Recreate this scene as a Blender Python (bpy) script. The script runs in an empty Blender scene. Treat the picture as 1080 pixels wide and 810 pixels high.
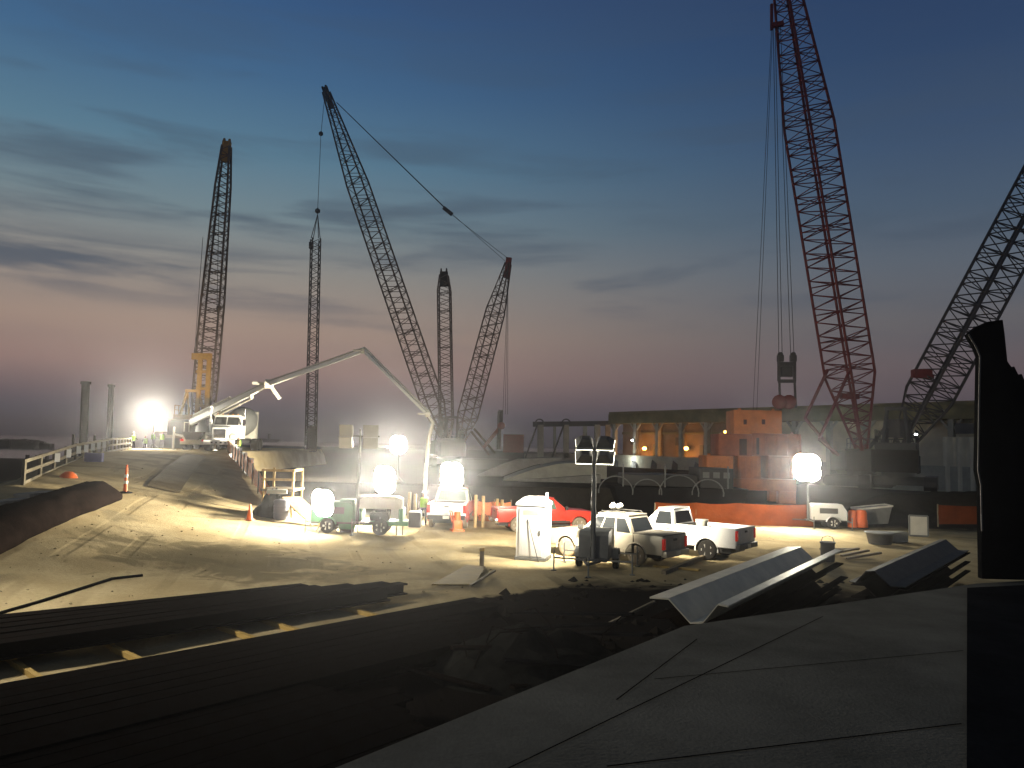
HAZE = .0006
LAMP = .60
EXPO = 0.0
import bpy, bmesh, math, random
from mathutils import Vector, Matrix, Euler, noise
R = math.radians
V = Vector
random.seed(7)
scene = bpy.context.scene
COL = scene.collection

# ------------------------------------------------------------------ camera
F = 810.0
CAMZ = 4.3
PITCH, ROLL = R(4.55), R(1.35)
CAMM = Euler((math.pi/2 + PITCH, 0, 0)).to_matrix() @ Matrix.Rotation(ROLL, 3, 'Z')
cd = bpy.data.cameras.new('camera'); cam = bpy.data.objects.new('camera', cd); COL.objects.link(cam)
cam.matrix_world = Matrix.Translation((0, 0, CAMZ)) @ CAMM.to_4x4()
cd.sensor_width = 36; cd.lens = F*36/1080; cd.clip_start = .1; cd.clip_end = 20000
scene.camera = cam

def ray(px, py):
    return CAMM @ V(((px-540)/F, (405-py)/F, -1))
def at(px, py, Y):                        # the point of a sight line at distance Y
    d = ray(px, py); return V((0, 0, CAMZ)) + d*(Y/d.y)
def gp(px, py, z):                        # the point of a sight line at height z
    d = ray(px, py); return V((0, 0, CAMZ)) + d*((z-CAMZ)/d.z)

def sstep(a, b, x):
    t = min(1, max(0, (x-a)/(b-a))); return t*t*(3-2*t)
GPTS = [(-99, 0), (5, 0), (9, .18), (12, .5), (15, 1.15), (17.5, 1.85), (21, 2.5), (25, 3.0), (29, 3.1), (999, 3.1)]
def fz(a):
    for (x0, z0), (x1, z1) in zip(GPTS, GPTS[1:]):
        if a <= x1: return z0 + (z1-z0)*(a-x0)/(x1-x0)
    return 3.1
LAND = [(-19, -30), (-19.2, 22), (-20.4, 32), (-36.8, 74), (-40, 110), (-27, 110), (-26.6, 74), (-16.3, 50), (-11.2, 41.5), (-9.4, 44),
        (-6, 45.5), (9, 46), (13, 50), (14, 85), (24, 104), (80, 104), (160, 100), (160, -30)]
def land_dist(x, y):                      # > 0 outside the land
    inside = False; best = 1e9
    n = len(LAND)
    for i in range(n):
        x0, y0 = LAND[i]; x1, y1 = LAND[(i+1) % n]
        if (y0 > y) != (y1 > y) and x < (x1-x0)*(y-y0)/(y1-y0)+x0: inside = not inside
        dx, dy = x1-x0, y1-y0
        t = min(1, max(0, ((x-x0)*dx+(y-y0)*dy)/(dx*dx+dy*dy)))
        best = min(best, math.hypot(x-x0-dx*t, y-y0-dy*t))
    return -best if inside else best
def near_(y): return .35+.65*sstep(12, 26, y)
def G0(x, y):
    return fz(-x)*near_(y)
def G(x, y):
    z = (fz(-x-.8)+fz(-x)+fz(-x+.8))/3*near_(y)
    z += .05*noise.noise(V((x*.35, y*.35, 0))) + .025*noise.noise(V((x*1.3, y*1.3, 3)))
    d = land_dist(x, y)
    if d > 0: z -= 6*sstep(0, 2.2, d)
    return z
def og(px, py):                           # where a sight line meets the ground
    d = ray(px, py); t = 3.0
    while t < 130:
        p = V((0, 0, CAMZ)) + d*t
        if p.z <= G0(p.x, p.y): return V((p.x, p.y, G(p.x, p.y) if land_dist(p.x, p.y) <= 0 else p.z))
        t += .03
    return V((0, 0, CAMZ)) + d*130

# ------------------------------------------------------------------ materials
MATS = {}
def mat(name, col, rough=.6, metal=0., var=.25, scale=3., bump=0., bscale=20., spec=.4, col2=None, emit=None, es=0., alpha=None, coat=0.):
    if name in MATS: return MATS[name]
    m = bpy.data.materials.new(name); MATS[name] = m; m.use_nodes = True
    nt = m.node_tree; N = nt.nodes; Lk = nt.links
    b = N['Principled BSDF']
    tc = N.new('ShaderNodeTexCoord')
    nz = N.new('ShaderNodeTexNoise'); nz.inputs['Scale'].default_value = scale; nz.inputs['Detail'].default_value = 6; nz.inputs['Roughness'].default_value = .65
    Lk.new(tc.outputs['Object'], nz.inputs['Vector'])
    rp = N.new('ShaderNodeValToRGB'); rp.color_ramp.elements[0].position = .32; rp.color_ramp.elements[1].position = .68
    c2 = col2 or tuple(c*(1-var) for c in col)
    rp.color_ramp.elements[0].color = (*c2, 1); rp.color_ramp.elements[1].color = (*col, 1)
    Lk.new(nz.outputs['Fac'], rp.inputs['Fac']); Lk.new(rp.outputs['Color'], b.inputs['Base Color'])
    b.inputs['Roughness'].default_value = rough; b.inputs['Metallic'].default_value = metal
    b.inputs['Specular IOR Level'].default_value = spec*(.08 if rough >= .79 else 1)
    if coat: b.inputs['Coat Weight'].default_value = coat
    if bump:
        n2 = N.new('ShaderNodeTexNoise'); n2.inputs['Scale'].default_value = bscale; n2.inputs['Detail'].default_value = 5
        Lk.new(tc.outputs['Object'], n2.inputs['Vector'])
        bp = N.new('ShaderNodeBump'); bp.inputs['Strength'].default_value = bump; bp.inputs['Distance'].default_value = .05
        Lk.new(n2.outputs['Fac'], bp.inputs['Height']); Lk.new(bp.outputs['Normal'], b.inputs['Normal'])
    if emit:
        b.inputs['Emission Color'].default_value = (*emit, 1); b.inputs['Emission Strength'].default_value = es
    return m
M = dict(
    concrete=mat('concrete', (.30, .29, .26), .9, var=.3, scale=1.2, bump=.25, bscale=14),
    pale=mat('pale_concrete', (.42, .41, .34), .9, var=.3, scale=.8, bump=.2),
    slab=None,
    steel=mat('dark_steel', (.0075, .007, .0072), .8, 0, var=.6, scale=4, bump=.3, bscale=9, spec=0, col2=(.006, .0045, .004)),
    rust=mat('rusty_steel', (.015, .0105, .009), .85, 0, var=.5, scale=2.5, bump=.3, bscale=12, spec=0),
    black=mat('black_steel', (.012, .012, .013), .75, 0, var=.4, spec=0),
    galv=mat('galvanised_steel', (.74, .68, .52), .42, .1, var=.25, scale=2.5, bump=.1, bscale=6),
    grey=mat('grey_paint', (.16, .165, .16), .55, 0, var=.25),
    dgrey=mat('dark_grey_paint', (.07, .072, .075), .6, 0, var=.3),
    white=mat('white_paint', (.80, .80, .77), .5, 0, var=.08, scale=2),
    offwhite=mat('dusty_white_paint', (.62, .60, .52), .6, 0, var=.2, scale=2),
    plastic=mat('white_plastic', (.80, .80, .80), .5, 0, var=.05),
    green=mat('green_machine_paint', (.06, .22, .11), .5, 0, var=.25),
    orange=mat('orange_plastic', (.85, .16, .03), .5, 0, var=.15),
    omesh=mat('orange_mesh', (.21, .050, .013), .85, 0, var=.35, scale=1.2, bump=.5, bscale=3),
    oredbox=mat('orange_red_paint', (.50, .125, .028), .7, 0, var=.45, scale=.9, bump=.15, bscale=5),
    redpaint=mat('red_crane_paint', (.17, .024, .022), .6, 0, var=.3),
    darkboom=mat('dark_crane_paint', (.05, .045, .045), .65, 0, var=.3),
    brownboom=mat('brown_crane_paint', (.10, .065, .05), .65, 0, var=.3),
    yellow=mat('yellow_crane_paint', (.42, .22, .035), .6, 0, var=.3),
    wood=mat('raw_timber', (.48, .34, .16), .8, 0, var=.35, scale=5, bump=.2),
    oldwood=mat('weathered_timber', (.24, .20, .14), .85, 0, var=.35, scale=5, bump=.2),
    yelwood=mat('yellow_timber', (.46, .31, .09), .75, 0, var=.25, scale=6),
    rubber=mat('tyre_rubber', (.022, .021, .020), .85, 0, var=.2, spec=.25),
    dusty=mat('dusty_tyre', (.24, .20, .15), .9, 0, var=.35, spec=.2),
    alloy=mat('alloy_rim', (.55, .54, .52), .35, .8, var=.15),
    glass=mat('dark_glass', (.018, .020, .022), .06, 0, var=.1, spec=.6),
    lite_glass=mat('greenish_glass', (.10, .16, .13), .06, 0, var=.3, spec=.6),
    beige=mat('beige_car_paint', (.42, .385, .31), .38, .25, var=.12, coat=.4),
    carwhite=mat('white_car_paint', (.74, .74, .73), .35, 0, var=.07, coat=.5),
    carred=mat('red_car_paint', (.50, .035, .02), .35, 0, var=.15, coat=.5),
    trim=mat('black_trim', (.028, .028, .028), .6, 0, var=.2),
    taill=mat('red_light_lens', (.55, .015, .012), .2, 0, var=.2, emit=(1, .03, .02), es=.12),
    headl=mat('clear_lens', (.55, .55, .52), .12, .1, var=.1),
    amber=mat('amber_lens', (.75, .32, .04), .2, 0, var=.1),
    chrome=mat('chrome', (.6, .6, .6), .2, 1, var=.05),
    tarp=mat('black_tarp', (.022, .022, .020), .7, 0, var=.5, bump=.6, bscale=7, spec=0),
    bluebin=mat('blue_grey_plastic', (.10, .10, .14), .6, 0, var=.2),
    cable=mat('steel_cable', (.05, .05, .05), .6, .3, var=.1),
    vest=mat('lime_vest', (.22, .42, .06), .8, 0, var=.2, scale=30),
    jean=mat('dark_trousers', (.03, .035, .05), .9, 0, var=.2),
    shirt=mat('grey_workwear', (.14, .13, .12), .9, 0, var=.2),
    skin=mat('skin', (.42, .27, .19), .6, 0, var=.1),
    hat=mat('hard_hat', (.8, .8, .75), .4, 0, var=.05),
    lens=mat('lit_lamp_glass', (.9, .9, .9), .3, 0, var=0, emit=(1, .95, .80), es=150),
    lensw=mat('lit_cool_glass', (.9, .9, .9), .3, 0, var=0, emit=(.95, .98, 1), es=40),
    lensn=mat('rim_lit_glass', (.9, .9, .9), .3, 0, var=0, emit=(1, .95, .72), es=9),
    lensoff=mat('unlit_lamp_glass', (.46, .45, .40), .3, 0, var=.1),
    sodium=mat('sodium_lamp_glass', (.9, .6, .3), .3, 0, var=0, emit=(1, .42, .07), es=30),
    bldg=mat('weathered_wall', (.27, .21, .15), .9, 0, var=.35, scale=.5, bump=.15, bscale=3),
    beam=mat('mossy_beam', (.26, .235, .13), .9, 0, var=.45, scale=.35, bump=.2, bscale=3),
    panel=mat('pale_panel', (.76, .71, .55), .8, 0, var=.25, scale=.4),
    rock=mat('dark_rock', (.03, .03, .03), .95, 0, var=.5, spec=.1),
    hull=mat('black_hull', (.010, .010, .011), .9, 0, var=.3, spec=0),
    mound=mat('dark_soil', (.03, .026, .02), .95, 0, var=.5, scale=1.5, bump=.4, bscale=4, spec=0),
    redbox=mat('dull_red_paint', (.20, .06, .05), .7, 0, var=.2),
)

# ------------------------------------------------------------------ mesh builder
def basis(d):
    d = d.normalized(); u = V((0, 0, 1)) if abs(d.z) < .95 else V((1, 0, 0))
    s = d.cross(u).normalized(); return s, s.cross(d).normalized()
class MB:
    def __init__(s): s.v = []; s.f = []; s.sm = []
    def add(s, vs, fs, smooth=False):
        b = len(s.v); s.v += [tuple(v) for v in vs]
        for f in fs: s.f.append([b+i for i in f]); s.sm.append(smooth)
        return s
    def box(s, c, sz, rot=None):
        c = V(c); hx, hy, hz = sz[0]/2, sz[1]/2, sz[2]/2
        m = rot if isinstance(rot, Matrix) else (Matrix.Rotation(rot, 3, 'Z') if rot else Matrix.Identity(3))
        vs = [c + m @ V((x*hx, y*hy, z*hz)) for x in (-1, 1) for y in (-1, 1) for z in (-1, 1)]
        return s.add(vs, [(0, 1, 3, 2), (4, 6, 7, 5), (0, 4, 5, 1), (2, 3, 7, 6), (0, 2, 6, 4), (1, 5, 7, 3)])
    def bb(s, x0, x1, y0, y1, z0, z1): return s.box(((x0+x1)/2, (y0+y1)/2, (z0+z1)/2), (x1-x0, y1-y0, z1-z0))
    def cyl(s, p0, p1, r0, r1=None, n=8, cap=True, smooth=True):
        p0, p1 = V(p0), V(p1); r1 = r0 if r1 is None else r1
        a, b = basis(p1-p0); vs = []
        for p, r in ((p0, r0), (p1, r1)):
            for i in range(n):
                t = 2*math.pi*i/n; vs.append(p + a*(r*math.cos(t)) + b*(r*math.sin(t)))
        fs = [(i, (i+1) % n, n+(i+1) % n, n+i) for i in range(n)]
        s.add(vs, fs, smooth and n > 5)
        if cap: s.add(vs, [tuple(range(n))[::-1], tuple(range(n, 2*n))])
        return s
    def bar(s, p0, p1, w, h=None):            # square bar between two points
        p0, p1 = V(p0), V(p1); h = h or w; a, b = basis(p1-p0)
        vs = [p + a*(x*w/2) + b*(y*h/2) for p in (p0, p1) for x, y in ((-1, -1), (1, -1), (1, 1), (-1, 1))]
        return s.add(vs, [(0, 1, 5, 4), (1, 2, 6, 5), (2, 3, 7, 6), (3, 0, 4, 7), (3, 2, 1, 0), (4, 5, 6, 7)])
    def tube(s, pts, r, n=6):
        pts = [V(p) for p in pts]; rings = []; rs = r if isinstance(r, list) else [r]*len(pts)
        for i, p in enumerate(pts):
            d = pts[min(i+1, len(pts)-1)] - pts[max(i-1, 0)]
            a, b = basis(d)
            rings.append([p + a*(rs[i]*math.cos(2*math.pi*k/n)) + b*(rs[i]*math.sin(2*math.pi*k/n)) for k in range(n)])
        vs = [v for g in rings for v in g]
        fs = [(i*n+k, i*n+(k+1) % n, (i+1)*n+(k+1) % n, (i+1)*n+k) for i in range(len(pts)-1) for k in range(n)]
        s.add(vs, fs, True); s.add(vs, [tuple(range(n))[::-1], tuple(range(len(vs)-n, len(vs)))]); return s
    def prism(s, prof, o, u, w, d):           # profile (a,b) in axes u,w, extruded by vector d
        o, u, w, d = V(o), V(u), V(w), V(d); n = len(prof)
        vs = [o + u*a + w*b for a, b in prof] + [o + u*a + w*b + d for a, b in prof]
        return s.add(vs, [tuple(range(n))[::-1], tuple(range(n, 2*n))] + [(i, (i+1) % n, n+(i+1) % n, n+i) for i in range(n)])
    def lathe(s, prof, o=(0, 0, 0), ax=(0, 0, 1), n=16):      # (radius, height)
        o, ax = V(o), V(ax).normalized(); a, b = basis(ax); m = len(prof)
        vs = [o + ax*h + a*(r*math.cos(2*math.pi*k/n)) + b*(r*math.sin(2*math.pi*k/n)) for r, h in prof for k in range(n)]
        fs = [(i*n+k, i*n+(k+1) % n, (i+1)*n+(k+1) % n, (i+1)*n+k) for i in range(m-1) for k in range(n)]
        s.add(vs, fs, True)
        if prof[0][0] > .001: s.add(vs, [tuple(range(n))])
        if prof[-1][0] > .001: s.add(vs, [tuple(range((m-1)*n, m*n))])
        return s
    def loft(s, rings):
        n = len(rings[0]); vs = [v for g in rings for v in g]
        fs = [(i*n+k, i*n+(k+1) % n, (i+1)*n+(k+1) % n, (i+1)*n+k) for i in range(len(rings)-1) for k in range(n)]
        return s.add(vs, fs + [tuple(range(n))[::-1], tuple(range(len(vs)-n, len(vs)))])
    def quad(s, a, b, c, d, th=.012):          # a thin plate
        a, b, c, d = V(a), V(b), V(c), V(d); nn = (b-a).cross(d-a).normalized()*th
        return s.add([a, b, c, d, a+nn, b+nn, c+nn, d+nn], [(3, 2, 1, 0), (4, 5, 6, 7), (0, 1, 5, 4), (1, 2, 6, 5), (2, 3, 7, 6), (3, 0, 4, 7)])
    def lattice(s, p0, p1, prof, side, cr, lr, bays):
        """four chords and zigzag lacing; prof = [(t, w, d)] half sizes along the boom"""
        p0, p1 = V(p0), V(p1); ax = (p1-p0); sd = V(side); sd = (sd - ax*(sd.dot(ax)/ax.length_squared)).normalized(); up = ax.normalized().cross(sd)
        def wd(t):
            for (t0, a0, b0), (t1, a1, b1) in zip(prof, prof[1:]):
                if t <= t1: k = (t-t0)/(t1-t0); return a0+(a1-a0)*k, b0+(b1-b0)*k
            return prof[-1][1:]
        def c(t, i):
            a, b = wd(t); sx, sy = ((-1, -1), (1, -1), (1, 1), (-1, 1))[i]
            return p0 + ax*t + sd*(a*sx) + up*(b*sy)
        ts = [q[0] for q in prof]
        for i in range(4):
            s.tube([c(t, i) for t in ts], cr, 6)
        for k in range(bays):
            t0, t1 = k/bays, (k+1)/bays
            for i in range(4):
                j = (i+1) % 4
                a, b = (i, j) if (k+i) % 2 else (j, i)
                s.cyl(c(t0, a), c(t1, b), lr, n=4, cap=False)
            if k % 4 == 0:
                for i in range(4): s.cyl(c(t0, i), c(t0, (i+1) % 4), lr, n=4, cap=False)
        return s
    def build(s, name, m, parent=None, bevel=0., loc=None, rotz=0.):
        me = bpy.data.meshes.new(name); me.from_pydata(s.v, [], s.f)
        for p, q in zip(me.polygons, s.sm): p.use_smooth = q
        if bevel:
            bm = bmesh.new(); bm.from_mesh(me)
            bmesh.ops.remove_doubles(bm, verts=bm.verts, dist=1e-5)
            es = [e for e in bm.edges if len(e.link_faces) == 2 and e.calc_face_angle(0) > R(25)]
            bmesh.ops.bevel(bm, geom=es, offset=bevel, segments=2, affect='EDGES', profile=.6, clamp_overlap=True)
            for f in bm.faces: f.smooth = True
            bm.to_mesh(me); bm.free()
            try: me.set_sharp_from_angle(angle=R(40))
            except Exception: pass
        me.validate(); me.update()
        me.materials.append(M[m] if isinstance(m, str) else m)
        o = bpy.data.objects.new(name, me); COL.objects.link(o)
        if parent: o.parent = parent
        if loc is not None: o.location = loc
        if rotz: o.rotation_euler.z = rotz
        return o
def tag(o, label=None, cat=None, group=None, kind=None):
    if label: o['label'] = label
    if cat: o['category'] = cat
    if group: o['group'] = group
    if kind: o['kind'] = kind
    return o
def thing(name, label, cat, loc=(0, 0, 0), rotz=0., group=None):
    o = bpy.data.objects.new(name, None); COL.objects.link(o); o.empty_display_size = .2
    o.location = loc; o.rotation_euler.z = rotz
    return tag(o, label, cat, group)
KIDS = {}
def children(o): return [c for c in list(COL.objects) if c.parent is o]
def copy_tree(o, parent=None):
    c = o.copy(); COL.objects.link(c)
    if parent: c.parent = parent
    for ch in children(o): copy_tree(ch, c)
    return c
def ybear(d): return math.atan2(d.y, d.x)
def spot(name, loc, dirv, power, size=150, blend=.6, col=(1, .89, .68), rad=.25, parent=None):
    l = bpy.data.lights.new(name, 'SPOT'); l.energy = power; l.color = col; l.spot_size = R(size); l.spot_blend = blend; l.shadow_soft_size = rad
    o = bpy.data.objects.new(name, l); COL.objects.link(o); o.location = loc
    o.rotation_euler = V(dirv).to_track_quat('-Z', 'Y').to_euler()
    if parent: o.parent = parent
    return o
def point(name, loc, power, col, rad=.15, parent=None):
    l = bpy.data.lights.new(name, 'POINT'); l.energy = power; l.color = col; l.shadow_soft_size = rad
    o = bpy.data.objects.new(name, l); COL.objects.link(o); o.location = loc
    if parent: o.parent = parent
    return o
# ------------------------------------------------------------------ sky
def srgb(*c): return tuple(((v/255+.055)/1.055)**2.4 if v > 10 else v/255/12.92 for v in c)
W = bpy.data.worlds.new('World'); scene.world = W; W.use_nodes = True
nt = W.node_tree; N = nt.nodes; Lk = nt.links
bg = N['Background']
tc = N.new('ShaderNodeTexCoord'); sx = N.new('ShaderNodeSeparateXYZ'); Lk.new(tc.outputs['Generated'], sx.inputs[0])
def mrange(src, a, b, c, d, smooth=False):
    n = N.new('ShaderNodeMapRange'); n.inputs[1].default_value = a; n.inputs[2].default_value = b; n.inputs[3].default_value = c; n.inputs[4].default_value = d
    if smooth: n.interpolation_type = 'SMOOTHSTEP'
    Lk.new(src, n.inputs[0]); return n.outputs[0]
def mth(op, a, b):
    n = N.new('ShaderNodeMath'); n.operation = op
    for i, q in ((0, a), (1, b)):
        if isinstance(q, (int, float)): n.inputs[i].default_value = q
        else: Lk.new(q, n.inputs[i])
    return n.outputs[0]
def ramp(src, stops):
    n = N.new('ShaderNodeValToRGB'); cr = n.color_ramp
    while len(cr.elements) < len(stops): cr.elements.new(.5)
    for e, (p, c) in zip(cr.elements, stops): e.position = p; e.color = (*c, 1)
    Lk.new(src, n.inputs[0]); return n.outputs[0]
zz = mrange(sx.outputs['Z'], 0, .6, 0, 1)
q = lambda z: z/.6
SKYL = [(0, srgb(92, 96, 104)), (q(.03), srgb(84, 86, 99)), (q(.052), srgb(118, 100, 104)), (q(.085), srgb(158, 128, 120)), (q(.135), srgb(167, 143, 128)), (q(.20), srgb(148, 142, 134)),
        (q(.27), srgb(115, 134, 141)), (q(.34), srgb(89, 124, 145)), (q(.42), srgb(67, 103, 138)), (q(.52), srgb(51, 82, 125)), (1, srgb(56, 58, 62))]
SKYR = [(0, srgb(76, 78, 88)), (q(.03), srgb(84, 78, 87)), (q(.06), srgb(98, 86, 91)), (q(.10), srgb(108, 95, 97)), (q(.15), srgb(104, 101, 103)), (q(.22), srgb(92, 101, 112)),
        (q(.28), srgb(75, 92, 111)), (q(.36), srgb(59, 80, 109)), (q(.44), srgb(48, 69, 101)), (q(.52), srgb(41, 60, 94)), (1, srgb(50, 50, 52))]
side = mrange(sx.outputs['X'], -.38, .52, 0, 1, True)
mx = N.new('ShaderNodeMix'); mx.data_type = 'RGBA'
Lk.new(side, mx.inputs[0]); Lk.new(ramp(zz, SKYL), mx.inputs[6]); Lk.new(ramp(zz, SKYR), mx.inputs[7])
# long thin cloud streaks low on the left
mp = N.new('ShaderNodeMapping'); mp.inputs['Scale'].default_value = (1.9, 1.9, 16); mp.inputs['Rotation'].default_value = (0, R(-3.5), 0); Lk.new(tc.outputs['Generated'], mp.inputs[0])
cn = N.new('ShaderNodeTexNoise'); cn.inputs['Scale'].default_value = 1.5; cn.inputs['Detail'].default_value = 7; cn.inputs['Roughness'].default_value = .55; cn.inputs['Distortion'].default_value = .35
Lk.new(mp.outputs[0], cn.inputs['Vector'])
cl = mrange(cn.outputs['Fac'], .46, .66, 0, 1, True)
band = mth('MULTIPLY', mrange(sx.outputs['Z'], .09, .19, 0, 1, True), mrange(sx.outputs['Z'], .25, .46, 1, .30, True))
cm = mth('MULTIPLY', cl, band)
cm = mth('MULTIPLY', cm, mrange(sx.outputs['X'], -.3, .35, .72, .42))
bank = mth('MULTIPLY', mth('MULTIPLY', mrange(sx.outputs['Z'], .135, .195, 0, 1, True), mrange(sx.outputs['Z'], .205, .245, 1, 0, True)), mrange(sx.outputs['X'], -.28, .02, .85, 0, True))
cm = mth('MAXIMUM', cm, mth('MULTIPLY', bank, mrange(cn.outputs['Fac'], .36, .56, 0, 1, True)))
mc = N.new('ShaderNodeMix'); mc.data_type = 'RGBA'; Lk.new(cm, mc.inputs[0]); Lk.new(mx.outputs[2], mc.inputs[6])
mc.inputs[7].default_value = (*srgb(66, 80, 96), 1)
Lk.new(mc.outputs[2], bg.inputs['Color']); bg.inputs['Strength'].default_value = SKY_STRENGTH if 'SKY_STRENGTH' in globals() else 1.0

# ------------------------------------------------------------------ ground
def ground_mat():
    m = bpy.data.materials.new('sandy_ground'); m.use_nodes = True; nt = m.node_tree; N = nt.nodes; L = nt.links; b = N['Principled BSDF']
    tc = N.new('ShaderNodeTexCoord'); P = tc.outputs['Object']
    def nz(scale, det=6, sc=None, dist=0):
        n = N.new('ShaderNodeTexNoise'); n.inputs['Scale'].default_value = scale; n.inputs['Detail'].default_value = det; n.inputs['Distortion'].default_value = dist
        if sc:
            mp = N.new('ShaderNodeMapping'); mp.inputs['Scale'].default_value = sc[:3]; mp.inputs['Rotation'].default_value = (0, 0, sc[3]); L.new(P, mp.inputs[0]); L.new(mp.outputs[0], n.inputs['Vector'])
        else: L.new(P, n.inputs['Vector'])
        return n.outputs['Fac']
    def mr(s, a, b_, c=0, d=1, sm=True):
        n = N.new('ShaderNodeMapRange'); n.interpolation_type = 'SMOOTHSTEP' if sm else 'LINEAR'
        for i, q in enumerate((a, b_, c, d)): n.inputs[i+1].default_value = q
        L.new(s, n.inputs[0]); return n.outputs[0]
    def mix(f, a, b_):
        n = N.new('ShaderNodeMix'); n.data_type = 'RGBA'
        if isinstance(f, float): n.inputs[0].default_value = f
        else: L.new(f, n.inputs[0])
        for i, q in ((6, a), (7, b_)):
            if isinstance(q, tuple): n.inputs[i].default_value = (*q, 1)
            else: L.new(q, n.inputs[i])
        return n.outputs[2]
    def ma(op, a, b_=0.):
        n = N.new('ShaderNodeMath'); n.operation = op
        for i, q in ((0, a), (1, b_)):
            if isinstance(q, (int, float)): n.inputs[i].default_value = q
            else: L.new(q, n.inputs[i])
        return n.outputs[0]
    c = mix(mr(nz(.5), .35, .65), (.36, .285, .16), (.46, .375, .225))
    c = mix(mr(nz(9, 8), .4, .75, 0, .35), c, (.25, .20, .12))
    # wheel tracks running up the ramp, and damp patches
    c = mix(mr(nz(.5, 5, (1.3, .16, 1, R(20)), .3), .50, .75, 0, .4), c, (.22, .185, .11))
    c = mix(mr(nz(.24, 7, None, 1.0), .55, .64, 0, .65), c, (.19, .16, .10))
    c = mix(mr(nz(28, 3), .64, .72, 0, .6), c, (.55, .50, .40))
    wv_ = N.new('ShaderNodeTexWave'); wv_.bands_direction = 'X'; wv_.inputs['Scale'].default_value = .26; wv_.inputs['Distortion'].default_value = 5; wv_.inputs['Detail'].default_value = 2; wv_.inputs['Detail Scale'].default_value = .35
    mpw = N.new('ShaderNodeMapping'); mpw.inputs['Rotation'].default_value = (0, 0, R(-38)); mpw.inputs['Scale'].default_value = (1, .35, 1); L.new(P, mpw.inputs[0]); L.new(mpw.outputs[0], wv_.inputs['Vector'])
    rut = ma('MULTIPLY', mr(wv_.outputs['Fac'], .80, .97), mr(nz(.33, 3), .40, .60))
    c = mix(ma('MULTIPLY', rut, .28), c, (.20, .16, .09))
    # the damp hollow in front of the beams
    sp = N.new('ShaderNodeSeparateXYZ'); L.new(P, sp.inputs[0]); X, Y = sp.outputs[0], sp.outputs[1]
    wv = nz(.7, 6, None, 1.5)
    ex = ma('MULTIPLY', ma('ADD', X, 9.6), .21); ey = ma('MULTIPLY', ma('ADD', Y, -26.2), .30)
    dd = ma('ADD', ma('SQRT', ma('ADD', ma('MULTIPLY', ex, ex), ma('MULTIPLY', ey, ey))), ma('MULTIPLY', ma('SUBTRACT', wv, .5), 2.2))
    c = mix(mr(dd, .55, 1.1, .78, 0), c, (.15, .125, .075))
    # unlit ground painted near-black between the beams, the sheet piles and the slab
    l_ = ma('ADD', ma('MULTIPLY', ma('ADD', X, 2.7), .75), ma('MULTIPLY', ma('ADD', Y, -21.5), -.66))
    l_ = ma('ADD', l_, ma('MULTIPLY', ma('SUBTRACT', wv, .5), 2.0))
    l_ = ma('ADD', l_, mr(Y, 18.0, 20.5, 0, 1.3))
    unlit_ground = ma('MULTIPLY', mr(l_, 2.3, 2.9), mr(ma('ADD', Y, ma('MULTIPLY', wv, 3)), 25.0, 27.5, 1, 0))
    c = mix(unlit_ground, c, (.012, .010, .009))
    # dark soil round the cranes on the right
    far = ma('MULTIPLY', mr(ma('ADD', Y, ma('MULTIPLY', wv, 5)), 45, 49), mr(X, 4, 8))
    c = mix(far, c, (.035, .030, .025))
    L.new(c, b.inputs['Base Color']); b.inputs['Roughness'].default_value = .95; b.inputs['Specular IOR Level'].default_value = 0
    h = ma('ADD', ma('SUBTRACT', ma('MULTIPLY', nz(2.2, 8), 1.0), ma('MULTIPLY', rut, .7)), ma('MULTIPLY', nz(16, 5), .45))
    bp = N.new('ShaderNodeBump'); bp.inputs['Strength'].default_value = .5; bp.inputs['Distance'].default_value = .035
    L.new(h, bp.inputs['Height']); L.new(bp.outputs[0], b.inputs['Normal'])
    return m
def grid_sheet(name, xs, ys, fn, m):
    vs = [(x, y, fn(x, y)) for y in ys for x in xs]; nx = len(xs)
    fs = [(j*nx+i, j*nx+i+1, (j+1)*nx+i+1, (j+1)*nx+i) for j in range(len(ys)-1) for i in range(nx-1)]
    mb = MB(); mb.add(vs, fs, True); return mb.build(name, m)
def frange(a, b, s): return [a+i*s for i in range(int(round((b-a)/s))+1)]
xs = frange(-48, 40, .5) + frange(42, 162, 4); ys = frange(-10, 6, 2) + frange(6.5, 60, .5) + frange(61, 114, 1)
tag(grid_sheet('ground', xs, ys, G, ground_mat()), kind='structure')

def water_mat():
    m = bpy.data.materials.new('water'); m.use_nodes = True; nt = m.node_tree; b = nt.nodes['Principled BSDF']
    b.inputs['Base Color'].default_value = (.012, .018, .022, 1); b.inputs['Roughness'].default_value = .18; b.inputs['IOR'].default_value = 1.33
    tc = nt.nodes.new('ShaderNodeTexCoord'); n = nt.nodes.new('ShaderNodeTexNoise'); n.inputs['Scale'].default_value = .35; n.inputs['Detail'].default_value = 5
    nt.links.new(tc.outputs['Object'], n.inputs['Vector'])
    bp = nt.nodes.new('ShaderNodeBump'); bp.inputs['Strength'].default_value = .6; bp.inputs['Distance'].default_value = .5
    nt.links.new(n.outputs['Fac'], bp.inputs['Height']); nt.links.new(bp.outputs[0], b.inputs['Normal']); return m
w = MB().add([(-4500, -300, -1.3), (4500, -300, -1.3), (4500, 4600, -1.3), (-4500, 4600, -1.3)], [(0, 1, 2, 3)])
tag(w.build('water', water_mat()), kind='structure')

# a low dark jetty beyond the lot
jet = [(-26, 62), (12, 62), (18, 105), (60, 150), (60, 430), (-160, 430), (-140, 330), (-42, 120)]
mb = MB(); mb.prism(jet, (0, 0, -3), (1, 0, 0), (0, 1, 0), (0, 0, 4.0))
tag(mb.build('jetty_ground', 'mound'), kind='structure')
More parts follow.
